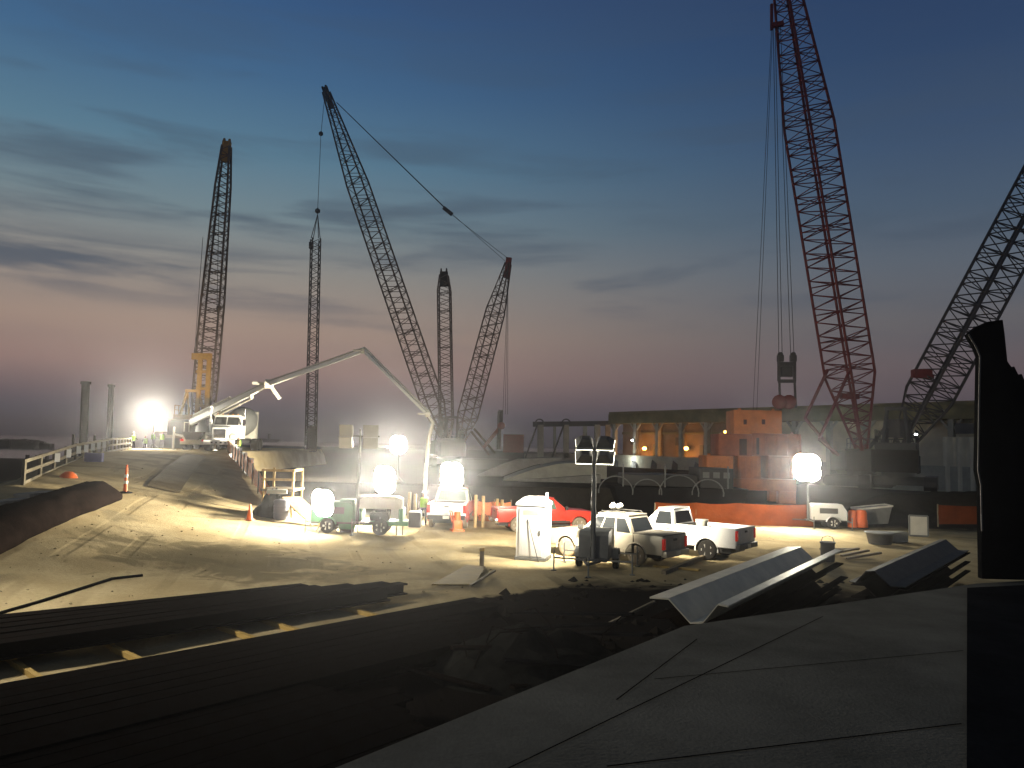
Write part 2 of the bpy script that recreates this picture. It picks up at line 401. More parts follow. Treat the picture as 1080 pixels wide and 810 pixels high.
# rock breakwater off to the left
mb = MB(); random.seed(5)
for i in range(170):
    t = random.random(); x = -330 + t*155; y = 292 + random.uniform(-4, 4)
    r = random.uniform(1.2, 2.6); z = -1.2 + random.uniform(0, 1.6)
    vs = [V((x, y, z)) + V((random.uniform(.7, 1.1)*sx_, random.uniform(.7, 1.1)*sy_, random.uniform(.6, 1.)*sz_))*r for sx_ in (-1, 1) for sy_ in (-1, 1) for sz_ in (-1, 1)]
    mb.add(vs, [(0, 1, 3, 2), (4, 6, 7, 5), (0, 4, 5, 1), (2, 3, 7, 6), (0, 2, 6, 4), (1, 5, 7, 3)])
tag(mb.build('breakwater_rocks', 'rock'), 'low dark rock breakwater standing in the water far left', 'breakwater', kind='stuff')
# soil mound in front of the right-hand cranes
def mound(name, cx, cy, rx, ry, h, seed):
    mb = MB(); vs = []; n, k = 40, 12
    for j in range(k+1):
        r = j/k
        for i in range(n):
            a = 2*math.pi*i/n
            x, y = cx + rx*r*math.cos(a), cy + ry*r*math.sin(a)
            z = h*(1-r*r)**1.0*(1+.35*noise.noise(V((x*.35, y*.35, seed)))) + .3*noise.noise(V((x*.9, y*.9, seed)))*(1-r)
            vs.append((x, y, z - .05))
    fs = [(j*n+i, j*n+(i+1) % n, (j+1)*n+(i+1) % n, (j+1)*n+i) for j in range(k) for i in range(n)]
    mb.add(vs, fs, True); return tag(mb.build(name, 'mound'), kind='structure')
mound('soil_mound', 34, 56, 11, 4, 1.9, 1)
mound('soil_mound', 46, 60, 12, 5, 2.2, 2)
mound('soil_mound', 25, 52, 6, 2.5, .8, 3)

# loose stones on the sand
mb = MB(); random.seed(77)
for i in range(900):
    y = random.uniform(13, 44); x = random.uniform(-.66*y, .35*y)
    if land_dist(x, y) > -.5 or ((x+2.7)*.75-(y-21.5)*.66 > .6 and y < 26): continue
    r = random.choice((.012, .015, .02, .02, .025, .03, .05))*random.uniform(.7, 1.2); z = G(x, y)+r*.25
    p = [(x+r*random.uniform(.7, 1.2)*a, y+r*random.uniform(.7, 1.2)*b_, z+r*random.uniform(.4, .8)*c) for a, b_, c in ((1, 0, 0), (-1, 0, 0), (0, 1, 0), (0, -1, 0), (.1, .1, 1), (0, 0, -1))]
    mb.add(p, [(0, 2, 4), (2, 1, 4), (1, 3, 4), (3, 0, 4), (2, 0, 5), (1, 2, 5), (3, 1, 5), (0, 3, 5)])
tag(mb.build('loose_stones', mat('stone', (.42, .35, .22), .9, 0, var=.6, scale=1.0)), 'small loose stones scattered over the sandy ground', 'stones', kind='stuff')

# dark clods between the beams and the slab
mb = MB(); random.seed(78)
for i in range(420):
    y = random.uniform(12, 26); x = random.uniform(-.1*y, .45*y); l_ = (x+2.7)*.75-(y-21.5)*.66
    if l_ < (1.2 if y > 19 else 3): continue
    r = random.choice((.03, .05, .07, .1, .16))*random.uniform(.7, 1.2); z = G(x, y)+r*.1
    p = [(x+r*random.uniform(.7, 1.3)*a, y+r*random.uniform(.7, 1.3)*b_, z+r*random.uniform(.4, .9)*c) for a, b_, c in ((1, 0, 0), (-1, 0, 0), (0, 1, 0), (0, -1, 0), (.1, .1, 1), (0, 0, -1))]
    mb.add(p, [(0, 2, 4), (2, 1, 4), (1, 3, 4), (3, 0, 4), (2, 0, 5), (1, 2, 5), (3, 1, 5), (0, 3, 5)])
tag(mb.build('mud_clods', mat('mud_clod', (.022, .018, .014), .95, 0, var=.4, spec=0)), 'dark clods scattered between the beams and the slab', 'unlit_ground', kind='stuff')

# ------------------------------------------------------------------ foreground slab
def slab_mat(name, c1, c2):
    m = mat(name, c1, .92, 0, scale=.9, bump=.12, bscale=40, col2=c2, spec=0)
    nt = m.node_tree; N = nt.nodes; L = nt.links; b = N['Principled BSDF']
    old = b.inputs['Base Color'].links[0].from_socket
    tc = N.new('ShaderNodeTexCoord'); n = N.new('ShaderNodeTexNoise'); n.inputs['Scale'].default_value = 60; n.inputs['Detail'].default_value = 3
    mp = N.new('ShaderNodeMapping'); mp.inputs['Scale'].default_value = (1, .25, 1); mp.inputs['Rotation'].default_value = (0, 0, R(30)); L.new(tc.outputs['Object'], mp.inputs[0]); L.new(mp.outputs[0], n.inputs['Vector'])
    r = N.new('ShaderNodeMapRange'); r.inputs[1].default_value = .35; r.inputs[2].default_value = .7; r.inputs[3].default_value = .92; r.inputs[4].default_value = 1.04; L.new(n.outputs['Fac'], r.inputs[0])
    mx = N.new('ShaderNodeMix'); mx.data_type = 'RGBA'; mx.blend_type = 'MULTIPLY'; mx.inputs[0].default_value = 1
    L.new(old, mx.inputs[6]); L.new(r.outputs[0], mx.inputs[7]); L.new(mx.outputs[2], b.inputs['Base Color']); return m
SZ = 2.7
sm_ = slab_mat('slab_concrete', (.150, .146, .132), (.086, .084, .076))
mb = MB(); mb.prism([(-6, -3), (-1.0, 3.70), (1.62, 7.15), (5.9, 9.85), (12, 12.2), (12, -3)], (0, 0, -.2), (1, 0, 0), (0, 1, 0), (0, 0, SZ+.2))
tag(mb.build('concrete_slab', sm_, bevel=.02), kind='structure')
def joint(a, b_, w=.011):
    a, b_ = gp(*a, SZ+.004), gp(*b_, SZ+.004); d = (b_-a).normalized(); s = V((-d.y, d.x, 0))*w/2
    vs = [a-s, a+s, b_+s, b_-s]; mb = MB(); mb.add([v for v in vs], [(3, 2, 1, 0)])
    tag(mb.build('slab_joint', 'black'), kind='structure')
joint((868, 650), (470, 842)); joint((690, 716), (1016, 686), .010); joint((640, 808), (1014, 763), .014); joint((650, 738), (735, 674), .010)
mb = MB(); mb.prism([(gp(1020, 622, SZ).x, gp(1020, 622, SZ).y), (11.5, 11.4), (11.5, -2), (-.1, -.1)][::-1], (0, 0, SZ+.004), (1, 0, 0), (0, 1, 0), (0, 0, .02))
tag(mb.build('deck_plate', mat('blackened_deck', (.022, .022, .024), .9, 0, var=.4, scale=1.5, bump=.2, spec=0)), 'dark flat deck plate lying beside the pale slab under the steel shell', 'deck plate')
# road plate strip up the ramp
mb = MB(); vs = []; n = 24
A, B = og(172, 517), og(207, 480)
for i in range(n+1):
    t = i/n; p = A + (B-A)*t; d = (B-A).normalized(); s = V((d.y, -d.x, 0))
    for k in (-1, 1):
        x, y = p.x+s.x*.75*k, p.y+s.y*.75*k; vs.append((x, y, G(x, y)+.05))
mb.add(vs, [(2*i, 2*i+1, 2*i+3, 2*i+2) for i in range(n)])
tag(mb.build('track_mat', mat('timber_track', (.14, .11, .065), .9, 0, var=.4, scale=1.2, bump=.3)), 'long dark timber track mat laid up the sandy ramp', 'track mat')

# ------------------------------------------------------------------ haze
mb = MB(); mb.bb(-5200, 5200, -600, 5200, -9, 75); hz = mb.build('haze', 'white')
hm = bpy.data.materials.new('haze_air'); hm.use_nodes = True; n_ = hm.node_tree.nodes
n_.remove(n_['Principled BSDF']); pv = n_.new('ShaderNodeVolumePrincipled')
pv.inputs['Color'].default_value = (.92, .93, 1, 1); pv.inputs['Density'].default_value = HAZE; pv.inputs['Anisotropy'].default_value = .93
hm.node_tree.links.new(pv.outputs[0], n_['Material Output'].inputs['Volume'])
hz.data.materials.clear(); hz.data.materials.append(hm); tag(hz, kind='stuff')
# ------------------------------------------------------------------ wheels and vehicles
def wheel(parent, x, y, z, r, w, side, tyre='rubber', rim='alloy', spokes=6, steer=0.):
    mb = MB(); hw = w/2
    mb.lathe([(r*.62, -hw), (r*.90, -hw), (r*.985, -hw*.72), (r, -hw*.35), (r, hw*.35), (r*.985, hw*.72), (r*.90, hw), (r*.62, hw)], (0, 0, 0), (0, 1, 0), 24)
    t = mb.build('wheel', tyre, parent, loc=(x, y, z)); t.rotation_euler.z = steer
    rb = MB(); s = side
    rb.lathe([(r*.64, s*hw*.95), (r*.60, s*hw*.9), (r*.56, s*hw*.35), (.0, s*hw*.35)], (0, 0, 0), (0, 1, 0), 20)
    for k in range(spokes):
        a = 2*math.pi*k/spokes
        rb.bar((r*.08*math.cos(a), s*hw*.7, r*.08*math.sin(a)), (r*.58*math.cos(a), s*hw*.82, r*.58*math.sin(a)), .05, .09)
    rb.lathe([(r*.16, s*hw*.4), (r*.15, s*hw*.85), (0, s*hw*.88)], (0, 0, 0), (0, 1, 0), 12)
    rb.build('rim', rim, t)
    return t
def lower_profile(xr, xf, zb, wheels, ra, wz, top):
    p = [(xr, zb)]
    for xw in wheels:
        k = math.sqrt(max(.001, ra*ra-(wz-zb)**2)); a0 = math.atan2(zb-wz, -k); a1 = math.atan2(zb-wz, k)
        if a0 < 0: a0 += 2*math.pi
        for i in range(13):
            a = a0 + (a1-a0)*i/12; p.append((xw+ra*math.cos(a), wz+ra*math.sin(a)))
    p.append((xf, zb)); return p + top
def pickup(name, label, cat, loc, rot, s, group=None):
    t = thing(name, label, cat, loc, rot, group)
    W2 = s['W']/2; wb = s['wb']/2; r = s['r']; wz = r-.01; ra = r*1.18
    xf, xr = wb+s['fo'], -wb-s['ro']; bt = s['belt']; hd = s['hood']; xb, xa = s['xb'], s['xa']; paint = s['paint']
    xbed = s['xbed']; zb = s['zb']; rail = s['rail']
    mb = MB()
    top = [(xf, .60), (xf+.02, .78), (xf-.03, hd-.14), (xf-.16, hd-.03), (xb+.25, hd+.04), (xb, bt), (xbed, bt)]
    mb.prism(lower_profile(xbed, xf, zb, [wb], ra, wz, top), (0, W2, 0), (1, 0, 0), (0, 0, 1), (0, -2*W2, 0))
    mb.build('body', paint, t, bevel=.045)
    # bed: side walls with the rear arch, floor, front bulkhead
    for sd in (1, -1):
        b = MB(); b.prism(lower_profile(xr, xbed-.02, zb+.04, [-wb], ra, wz, [(xbed-.02, rail), (xr, rail-.01)]), (0, sd*W2, 0), (1, 0, 0), (0, 0, 1), (0, -sd*.16, 0))
        b.build('bed_side', paint, t, bevel=.03)
        n = 14                                            # flare over each wheel
        for xw in (wb, -wb):
            b = MB()
            b.tube([(xw+ra*1.02*math.cos(a), sd*(W2-.005), wz+ra*1.02*math.sin(a)) for a in [R(-8)+R(196)*i/n for i in range(n+1)]], .028, 6)
            b.build('arch_trim', s.get('flare', paint), t)
    b = MB(); b.bb(xr+.04, xbed-.03, -W2+.17, W2-.17, zb+.22, zb+.32); b.bb(xbed-.09, xbed-.03, -W2+.17, W2-.17, zb+.3, rail-.04); b.build('bed_floor', 'trim', t)
    b = MB(); b.bb(-wb-.9, wb+.6, -W2+.3, W2-.3, .30, zb+.2); b.cyl((-wb, -W2+.2, wz), (-wb, W2-.2, wz), .07); b.cyl((wb, -W2+.2, wz), (wb, W2-.2, wz), .06); b.build('chassis', 'trim', t)
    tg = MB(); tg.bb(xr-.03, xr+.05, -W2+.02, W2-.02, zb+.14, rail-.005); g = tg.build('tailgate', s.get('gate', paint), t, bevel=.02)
    h = MB(); h.bb(xr-.055, xr-.03, -.12, .12, rail-.2, rail-.12); h.build('handle', 'trim', g)
    if s.get('cover'):
        c = MB(); c.bb(xr-.01, xbed+.02, -W2+.03, W2-.03, rail-.01, rail+.04); c.build('bed_cover', mat('dusty_cover', (.13, .12, .10), .7, 0, var=.3), t, bevel=.015)
    # cab
    Wb, Wt = W2-.03, W2-.20; H = s['H']; xta, xtb = s['xta'], s['xtb']
    c = [V((xa, Wb, bt-.03)), V((xb, Wb, bt-.03)), V((xtb, Wt, H-.05)), V((xta, Wt, H-.05))]
    mb = MB(); f = lambda sg: [V((p.x, p.y*sg, p.z)) for p in c]
    Lq, Rq = f(1), f(-1)
    mb.loft([[Lq[0], Lq[1], Rq[1], Rq[0]], [Lq[3], Lq[2], Rq[2], Rq[3]]])
    cab = mb.build('cab', s.get('cabpaint', paint), t, bevel=.06)
    mb = MB(); mb.bb(xta-.02, xtb+.03, -Wt+.03, Wt-.03, H-.06, H); mb.build('roof', paint, t, bevel=.03)
    def win(nm, q4, s0, s1, s0t, s1t, t0, t1, m='glass'):
        def pt(a, b_): return q4[0].lerp(q4[1], a).lerp(q4[3].lerp(q4[2], a), b_)
        A, B, C, D = pt(s0, t0), pt(s1, t0), pt(s1t, t1), pt(s0t, t1)
        n = (B-A).cross(D-A).normalized(); ctr = V((0, 0, 0))
        if n.dot(A-V(((xa+xb)/2, 0, A.z))) < 0: n = -n
        o = n*.006; m_ = MB(); Q = [A+o, B+o, C+o, D+o]
        if (Q[1]-Q[0]).cross(Q[3]-Q[0]).dot(n) < 0: Q = Q[::-1]
        m_.quad(*Q, .008); return m_.build(nm, s.get('glass', m), t)
    for q4 in (Lq, Rq):
        for (a0, a1, b0, b1) in s['wins']: win('side_window', q4, a0, a1, b0, b1, .10, .86)
    win('windscreen', [Rq[1], Lq[1], Lq[2], Rq[2]], .06, .94, .08, .92, .10, .92)
    win('rear_window', [Lq[0], Rq[0], Rq[3], Lq[3]], .10, .90, .10, .90, .14, .86)
    for sd in (1, -1):
        for xd in s['doors']:
            d = MB(); d.bb(xd[0], xd[1], sd*W2-.004, sd*W2+.004, zb+.12, bt-.02); dd = d.build('door', paint, t, bevel=.003)
            gp_ = MB()
            for xx in xd: gp_.bb(xx-.009, xx+.009, sd*W2-.006, sd*W2+.0065, zb+.12, bt-.02)
            gp_.bb(xd[0], xd[1], sd*W2-.006, sd*W2+.0065, zb+.11, zb+.13); gp_.build('door_seam', 'trim', dd)
            h = MB(); h.bb(xd[0]+.06, xd[0]+.22, sd*W2+.004, sd*W2+.035, bt-.15, bt-.11); h.build('handle', 'trim', dd)
        m_ = MB(); m_.box((xb-.12, sd*(W2+.12), bt+.10), (.12, .22, .16)); m_.bar((xb-.12, sd*(W2-.02), bt+.03), (xb-.12, sd*(W2+.1), bt+.06), .05); m_.build('mirror', s.get('mirror', 'trim'), t, bevel=.02)
        m_ = MB(); m_.box((xr-.01, sd*(W2-.09), rail-.28), (.10, .17, .40)); m_.build('tail_light', 'taill', t, bevel=.02)
        m_ = MB(); m_.box((xf-.02, sd*(W2-.20), hd-.22), (.14, .36, .17)); m_.build('headlight', 'headl', t, bevel=.03)
        m_ = MB(); m_.box((xf-.02, sd*(W2-.04), hd-.34), (.16, .09, .09)); m_.build('turn_signal', 'amber', t, bevel=.02)
        m_ = MB(); m_.bb(-wb+r*1.3, wb-r*1.3, sd*W2-.01, sd*W2+.02, zb+.02, zb+.11); m_.build('side_sill', s.get('sill', 'trim'), t)
        for xw in (wb, -wb): wheel(t, xw, sd*(W2-.14), wz, r, .25, sd, s.get('tyre', 'rubber'), 'alloy', s.get('spokes', 6), s.get('steer', 0.) if xw > 0 else 0)
    m_ = MB(); m_.bb(xf-.12, xf+.07, -W2+.02, W2-.02, zb+.02, zb+.28); m_.build('front_bumper', s.get('bump', paint), t, bevel=.05)
    m_ = MB(); m_.bb(xr-.16, xr+.06, -W2+.05, W2-.05, zb-.02, zb+.19); m_.build('rear_bumper', s.get('rbump', 'chrome'), t, bevel=.03)
    m_ = MB(); m_.bb(xr-.175, xr-.16, -.16, .16, zb+.02, zb+.16); m_.build('number_plate', 'offwhite', t)
    m_ = MB(); m_.bb(xf-.03, xf+.03, -W2+.42, W2-.42, hd-.32, hd-.12)
    g = m_.build('grille', 'trim', t)
    return t

gA, gB = og(602, 587), og(668, 596)            # ground under the beige truck's left wheels
hd_ = (gA-gB); hd_.z = 0; hd_.normalize(); lf = V((-hd_.y, hd_.x, 0))
SUVROT = ybear(hd_)
mid = (gA+gB)/2 - lf*.79; mid.z = G(mid.x, mid.y)
suv = pickup('beige_pickup', 'dusty beige four-door sport utility pickup with a closed dark bed cover', 'pickup truck', mid, SUVROT,
    dict(L=5.2, W=1.84, H=1.79, wb=3.12, fo=.88, ro=1.10, r=.375, zb=.42, belt=1.12, hood=1.06, rail=1.14, xb=.92, xa=-1.42, xta=-1.10, xtb=.22, xbed=-1.45,
         paint='beige', gate=mat('shaded_beige_gate', (.36, .33, .27), .6, .1, var=.3), cover=True, tyre='dusty', sill='beige', rbump='beige', bump='beige', steer=R(8),  # tailgate is a darker copy of the beige, for the shaded rear
         wins=[(.03, .30, .08, .34), (.34, .60, .38, .66), (.64, .90, .70, .92)], doors=[(-.55, .12), (.16, .86)]))
rk = MB()
for sd in (1, -1):
    rk.tube([(-.95, sd*.62, 1.80), (-.9, sd*.62, 1.86), (.1, sd*.62, 1.86), (.15, sd*.62, 1.80)], .022)
for x in (-.8, -.05): rk.bar((x, -.62, 1.86), (x, .62, 1.86), .045, .025)
rk.build('roof_rack', 'trim', suv)
# white bundle on its roof
p = suv.matrix_basis @ V((-.25, .15, 1.885))
mb = MB(); random.seed(3)
for i in range(7):
    c = V((random.uniform(-.16, .16), random.uniform(-.2, .2), random.uniform(.05, .2)))
    mb.lathe([(0, -.1), (.08, -.06), (.11, 0), (.07, .08), (0, .1)], c, (random.uniform(-1, 1), random.uniform(-1, 1), .6), 7)
tag(mb.build('cloth_bundle', 'white', loc=p), 'small crumpled white bundle lying on the beige truck roof', 'bundle')

g2 = og(745, 590); lf2 = lf; c2 = g2 + hd_*1.82 - lf2*.86; c2.z = G(c2.x, c2.y)
wp = pickup('white_pickup', 'white single-cab work pickup with an open bed, parked furthest right', 'pickup truck', c2, SUVROT+R(2),
    dict(W=2.02, H=1.90, wb=3.64, fo=.95, ro=1.18, r=.395, zb=.50, belt=1.22, hood=1.16, rail=1.30, xb=1.02, xa=-.42, xta=-.28, xtb=.38, xbed=-.48,
         paint='carwhite', gate=mat('shaded_white_gate', (.50, .50, .49), .5, 0, var=.15), rbump='trim', bump='chrome', mirror='carwhite', sill='carwhite', spokes=5,
         wins=[(.06, .62, .10, .80)], doors=[(-.30, .88)]))
tag(MB().lathe([(.0, 0), (.20, 0), (.24, .62), (.26, .64), (.26, .67), (0, .66)], n=16).build('plastic_bucket', 'offwhite', loc=wp.matrix_basis @ V((-1.3, .25, .82))), 'pale round bucket standing in the white pickup bed', 'bucket')
tag(MB().box((0, 0, 0), (.5, .6, .3)).box((.3, -.1, .1), (.25, .3, .22)).build('tool_box', 'trim', loc=wp.matrix_basis @ V((-1.0, -.2, .97)), rotz=.3, bevel=.02), 'dark tool box lying in the white pickup bed', 'tool box')

r0, r1 = og(543, 561), og(613, 561)
d = (r1-r0); d.z = 0; d.normalize(); c3 = (r0+r1)/2 + V((-d.y, d.x, 0))*.80; c3.z = G(c3.x, c3.y)
pickup('red_pickup', 'red single-cab pickup seen side on behind the white toilet cabin', 'pickup truck', c3, ybear(d),
    dict(W=1.85, H=1.72, wb=3.2, fo=.85, ro=1.0, r=.38, zb=.46, belt=1.12, hood=1.08, rail=1.16, xb=.98, xa=-.45, xta=-.25, xtb=.28, xbed=-.5,
         paint='carred', tyre='dusty', rbump='chrome', glass='lite_glass', wins=[(.05, .60, .08, .80)], doors=[(-.32, .86)]))
p = og(473, 558); p += V((0, 2.6, 0)); p.z = G(p.x, p.y)
pickup('red_utility_truck', 'red pickup with a white tailgate seen from behind under the lamp', 'pickup truck', p, R(88),
    dict(W=2.0, H=1.92, wb=3.6, fo=.9, ro=1.1, r=.40, zb=.52, belt=1.22, hood=1.15, rail=1.30, xb=1.0, xa=-.45, xta=-.28, xtb=.35, xbed=-.5,
         paint='carred', gate='white', cabpaint='offwhite', tyre='dusty', rbump='trim', glass='lite_glass', wins=[(.06, .6, .1, .8)], doors=[(-.3, .86)]))

# ------------------------------------------------------------------ light towers
def lamp_head(parent, loc, d, lit, power=None, sc=1., warm=True, rim=False):
    """flared floodlight: housing + glass + yoke, facing d"""
    q = V(d).to_track_quat('-Z', 'Y').to_matrix()
    w, h = .31*sc, .25*sc
    mb = MB(); f = lambda x, y, z: q @ V((x, y, z))
    a = [f(x*w, y*h, -.16*sc) for x, y in ((-1, -1), (1, -1), (1, 1), (-1, 1))]; b = [f(x*w*.62, y*h*.55, .12*sc) for x, y in ((-1, -1), (1, -1), (1, 1), (-1, 1))]
    c_ = [f(x*w*.4, y*h*.35, .2*sc) for x, y in ((-1, -1), (1, -1), (1, 1), (-1, 1))]
    mb.loft([a, b, c_]); o = mb.build('lamp_head', 'dgrey' if lit else 'lensoff', parent, loc=loc)
    g = MB(); e = 1.0 if rim else .93
    a = [f(x*w*e, y*h*e, -.165*sc) for x, y in ((-1, -1), (1, -1), (1, 1), (-1, 1))]; b = [f(x*w*e, y*h*e, -.20*sc) for x, y in ((-1, -1), (1, -1), (1, 1), (-1, 1))]
    g.loft([a, b]); g.build('lamp_glass', ('lensn' if rim else 'lens' if warm else 'lensw') if lit else 'lensoff', o)
    return o
def round_head(parent, loc, d, sc, warm=True):
    """lit round floodlight: bowl + glass"""
    d = V(d).normalized(); o = MB().lathe([(.0, -.22*sc), (.12*sc, -.20*sc), (.30*sc, 0), (.31*sc, .04*sc), (.27*sc, .04*sc)], (0, 0, 0), d, 18).build('lamp_head', 'dgrey', parent, loc=loc)
    MB().lathe([(.30*sc, .035*sc), (.27*sc, .075*sc), (.15*sc, .12*sc), (0, .14*sc)], (0, 0, 0), d, 18).build('lamp_glass', 'lens' if warm else 'lensw', o)
    return o
def light_tower(label, base, rotz, mast_h, face, lit, power=0, color='offwhite', heads=4, group='portable light towers', hs=1., lampcol=(1, .89, .68), mast_r=.05, rim=False, spread=.33, size=150, lean=0., tilt=.25, sk=None, down=.3):
    """trailer with cabinet, mast and floodlights; face = world direction of the light"""
    t = thing('light_tower', label, 'light tower', base, rotz, group)
    rw = .33
    mb = MB(); mb.prism([(-.95, .48), (.95, .48), (.95, 1.0), (.70, 1.38), (-.80, 1.38), (-.95, 1.25)], (0, .52, 0), (1, 0, 0), (0, 0, 1), (0, -1.04, 0))
    cb = mb.build('cabinet', color, t, bevel=.03)
    v = MB()
    for sd in (1, -1): v.bb(-.55, .45, sd*.522-.006, sd*.522+.006, .85, 1.15)
    v.build('vent_panel', 'dgrey' if color != 'dgrey' else 'trim', cb)
    mb = MB(); mb.bb(-1.25, 1.05, -.5, .5, .40, .48); mb.bar((-1.2, .3, .44), (-2.3, 0, .44), .07); mb.bar((-1.2, -.3, .44), (-2.3, 0, .44), .07); mb.build('chassis', 'dgrey', t)
    jk = MB(); jk.cyl((-2.1, 0, 0), (-2.1, 0, .7), .03); jk.cyl((-2.1, 0, 0), (-2.1, 0, .03), .1); jk.build('drawbar_jack', 'grey', t)
    for sd in (1, -1):
        wheel(t, .15, sd*.66, rw, rw, .2, sd, 'rubber', 'offwhite', 5)
        fd = MB(); fd.tube([(.15+.40*math.cos(a), sd*.66, rw+.40*math.sin(a)) for a in [R(10)+R(160)*i/8 for i in range(9)]], .02)
        n = 8
        for i in range(n):
            a0, a1 = R(10)+R(160)*i/n, R(10)+R(160)*(i+1)/n
            fd.quad((.15+.39*math.cos(a0), sd*.66-.12, rw+.39*math.sin(a0)), (.15+.39*math.cos(a0), sd*.66+.12, rw+.39*math.sin(a0)), (.15+.39*math.cos(a1), sd*.66+.12, rw+.39*math.sin(a1)), (.15+.39*math.cos(a1), sd*.66-.12, rw+.39*math.sin(a1)))
        fd.build('mudguard', color, t)
        for xx in (-1.1, .95):
            o_ = MB(); o_.bar((xx, sd*.4, .44), (xx, sd*1.35, .44), .05); o_.cyl((xx, sd*1.35, 0), (xx, sd*1.35, .72), .028); o_.cyl((xx, sd*1.35, 0), (xx, sd*1.35, .03), .1)
            o_.build('outrigger', 'grey', t)
    ml = MB(); top = V((-1.05, 0, mast_h)); bt_ = V((-1.05, 0, .4))
    ml.cyl(bt_, bt_.lerp(top, .45), mast_r*1.25, n=8); ml.cyl(bt_.lerp(top, .40), bt_.lerp(top, .75), mast_r, n=8); ml.cyl(bt_.lerp(top, .7), top, mast_r*.8, n=8)
    ml.build('mast', 'dgrey' if color == 'dgrey' else 'grey', t)
    cbm = MB(); cbm.tube([(-1.12, .06+.03*math.sin(k*2.1), .5+(mast_h-.5)*k/14) for k in range(15)], .014, 5); cbm.build('mast_cable', 'trim', t)
    fw = V(face); fl = Matrix.Rotation(-rotz, 3, 'Z') @ fw; fl.normalize(); s = V((-fl.y, fl.x, 0)).normalized()
    cr = MB(); cr.bar(top - s*(spread+.35), top + s*(spread+.35), .06)
    cr.bar(top + V((0, 0, -.32)), top + V((0, 0, .32)), .06); cr.build('cross_bar', 'dgrey' if color == 'dgrey' else 'grey', t)
    offs = [(-1, .24), (1, .24), (-1, -.24), (1, -.24)] if rim or not lit else [(-1, .17), (1, .17), (-1, -.17), (1, -.17)][:heads]
    for k, (a, z) in enumerate(offs):
        dd = (fl + s*(a*.18) + V((0, 0, -tilt if z < 0 else -tilt*.6))).normalized()
        if lit and not rim: round_head(t, top + s*(a*spread) + V((0, 0, z*hs)) + fl*.16, dd, hs*1.22)
        else:
            if rim: dd = (fl + s*(a*.18) + V((0, 0, -.95 if z > 0 else -.55))).normalized()
            lamp_head(t, top + s*(a*spread) + V((0, 0, z*hs)) + fl*.16, dd, lit, sc=hs, rim=rim)
    if lit and power:
        dv = (fw.normalized() + V((0, 0, -down))).normalized() if sk is None else V(sk)
        R3 = Matrix.Rotation(rotz, 3, 'Z')
        spot('lamp_beam', V(base) + R3 @ (top + fl*.48), dv, power, size, 1. if not rim else .7, lampcol, .3)
    return t
def light_stand(label, px, py, Y, zg_, face, power, added_fill=None, hs=1., spread=.3, tilt=.2, size=104, down=.8, lampcol=(1, .89, .68), group='lit lamp stands'):
    p = at(px, py, Y); t = thing('light_stand', label, 'light stand', (p.x, Y, zg_), 0, group); h = p.z-zg_
    MB().cyl((0, 0, .25), (0, 0, h), .045, .035, n=8).build('mast', 'grey', t)
    for k in range(3):
        a = R(120*k+20); MB().cyl((0, 0, .55), (.6*math.cos(a), .6*math.sin(a), 0), .025, n=6).build('leg', 'grey', t)
    f = V(face).normalized(); s = V((-f.y, f.x, 0)); top = V((0, 0, h))
    MB().bar(top-s*(spread+.3), top+s*(spread+.3), .05).bar(top-V((0, 0, .3*hs)), top+V((0, 0, .3*hs)), .05).build('cross_bar', 'grey', t)
    for a, z in ((-1, .17), (1, .17), (-1, -.17), (1, -.17)):
        round_head(t, top + s*(a*spread) + V((0, 0, z*hs)) + f*(.14+.03*(a > 0)+.015*(z > 0)), f + s*(a*.12) + V((0, 0, -tilt*.5)), hs*1.22)
    if added_fill:                                  # heads and beam added to brighten the truck and ramp
        bd_ = V(added_fill[0]).normalized()
        for z in (.17, -.17): round_head(t, top + bd_*.35 + V((0, 0, z*hs)), bd_, hs)
        spot('lamp_beam', V((p.x, Y, p.z)) + bd_*.75, bd_, added_fill[1], 84, 1., lampcol, .35)
    spot('lamp_beam', V((p.x, Y, p.z)) + f*.5, f + V((0, 0, -down)), power, size, 1., lampcol, .35)
    return t
def tower_at(px, py_l, gpt, **k):
    """mast top on sight line px,py_l above the ground point; trailer mast sits at local x=-1.05"""
    Y = gpt.y; z = at(px, py_l, Y).z; rz = k.pop('rotz')
    X = at(px, py_l, Y).x
    base = V((X, Y, G(X, Y) if land_dist(X, Y) < 0 else gpt.z)) - Matrix.Rotation(rz, 3, 'Z') @ V((-1.05, 0, 0))
    base.z = G(base.x, base.y) if land_dist(base.x, base.y) < 0 else gpt.z
    return light_tower(base=base, rotz=rz, mast_h=z-base.z, **k)
E = globals().get('LAMP', 1.0)
g = og(624, 604)
tower_at(627, 473, g, rotz=R(76), label='dark grey light tower on a two-wheel trailer in front of the beige truck', face=(.16, 1, 0), lit=True, power=32000*E, color='grey', rim=True, mast_r=.075, size=112, tilt=.30, spread=.34, hs=1.0)
tp_ = at(622, 474, og(624, 604).y); po_ = og(563, 592) + V((0, .4, 1.0))
spot('lamp_beam', tp_ + V((-.25, .55, 0)), po_ - tp_ - V((-.25, .55, 0)), 9000*E, 74, .9, (1, .92, .74), .2)
g = og(376, 563)
tower_at(380, 460, g, rotz=R(180), label='light tower with four pale unlit lamps above the green trailer', face=(-.1, -1, 0), lit=False, color='green', spread=.55, hs=1.1, mast_r=.06)
g = og(853, 556)
tower_at(852, 493, g, rotz=R(-6), label='lit light tower with a white cabinet near the orange blocks', face=(-.75, -.8, 0), lit=True, power=22000*E, color='white', spread=.25, hs=1.5, size=112, down=.7)
p = og(343, 562); light_stand('lowest lit lamp cluster, on a short stand at the foot of the plank ramp', 343, 530, p.y, p.z, (-.45, -.9, 0), 6500*E, hs=1.15, spread=.20, size=135, down=.3)
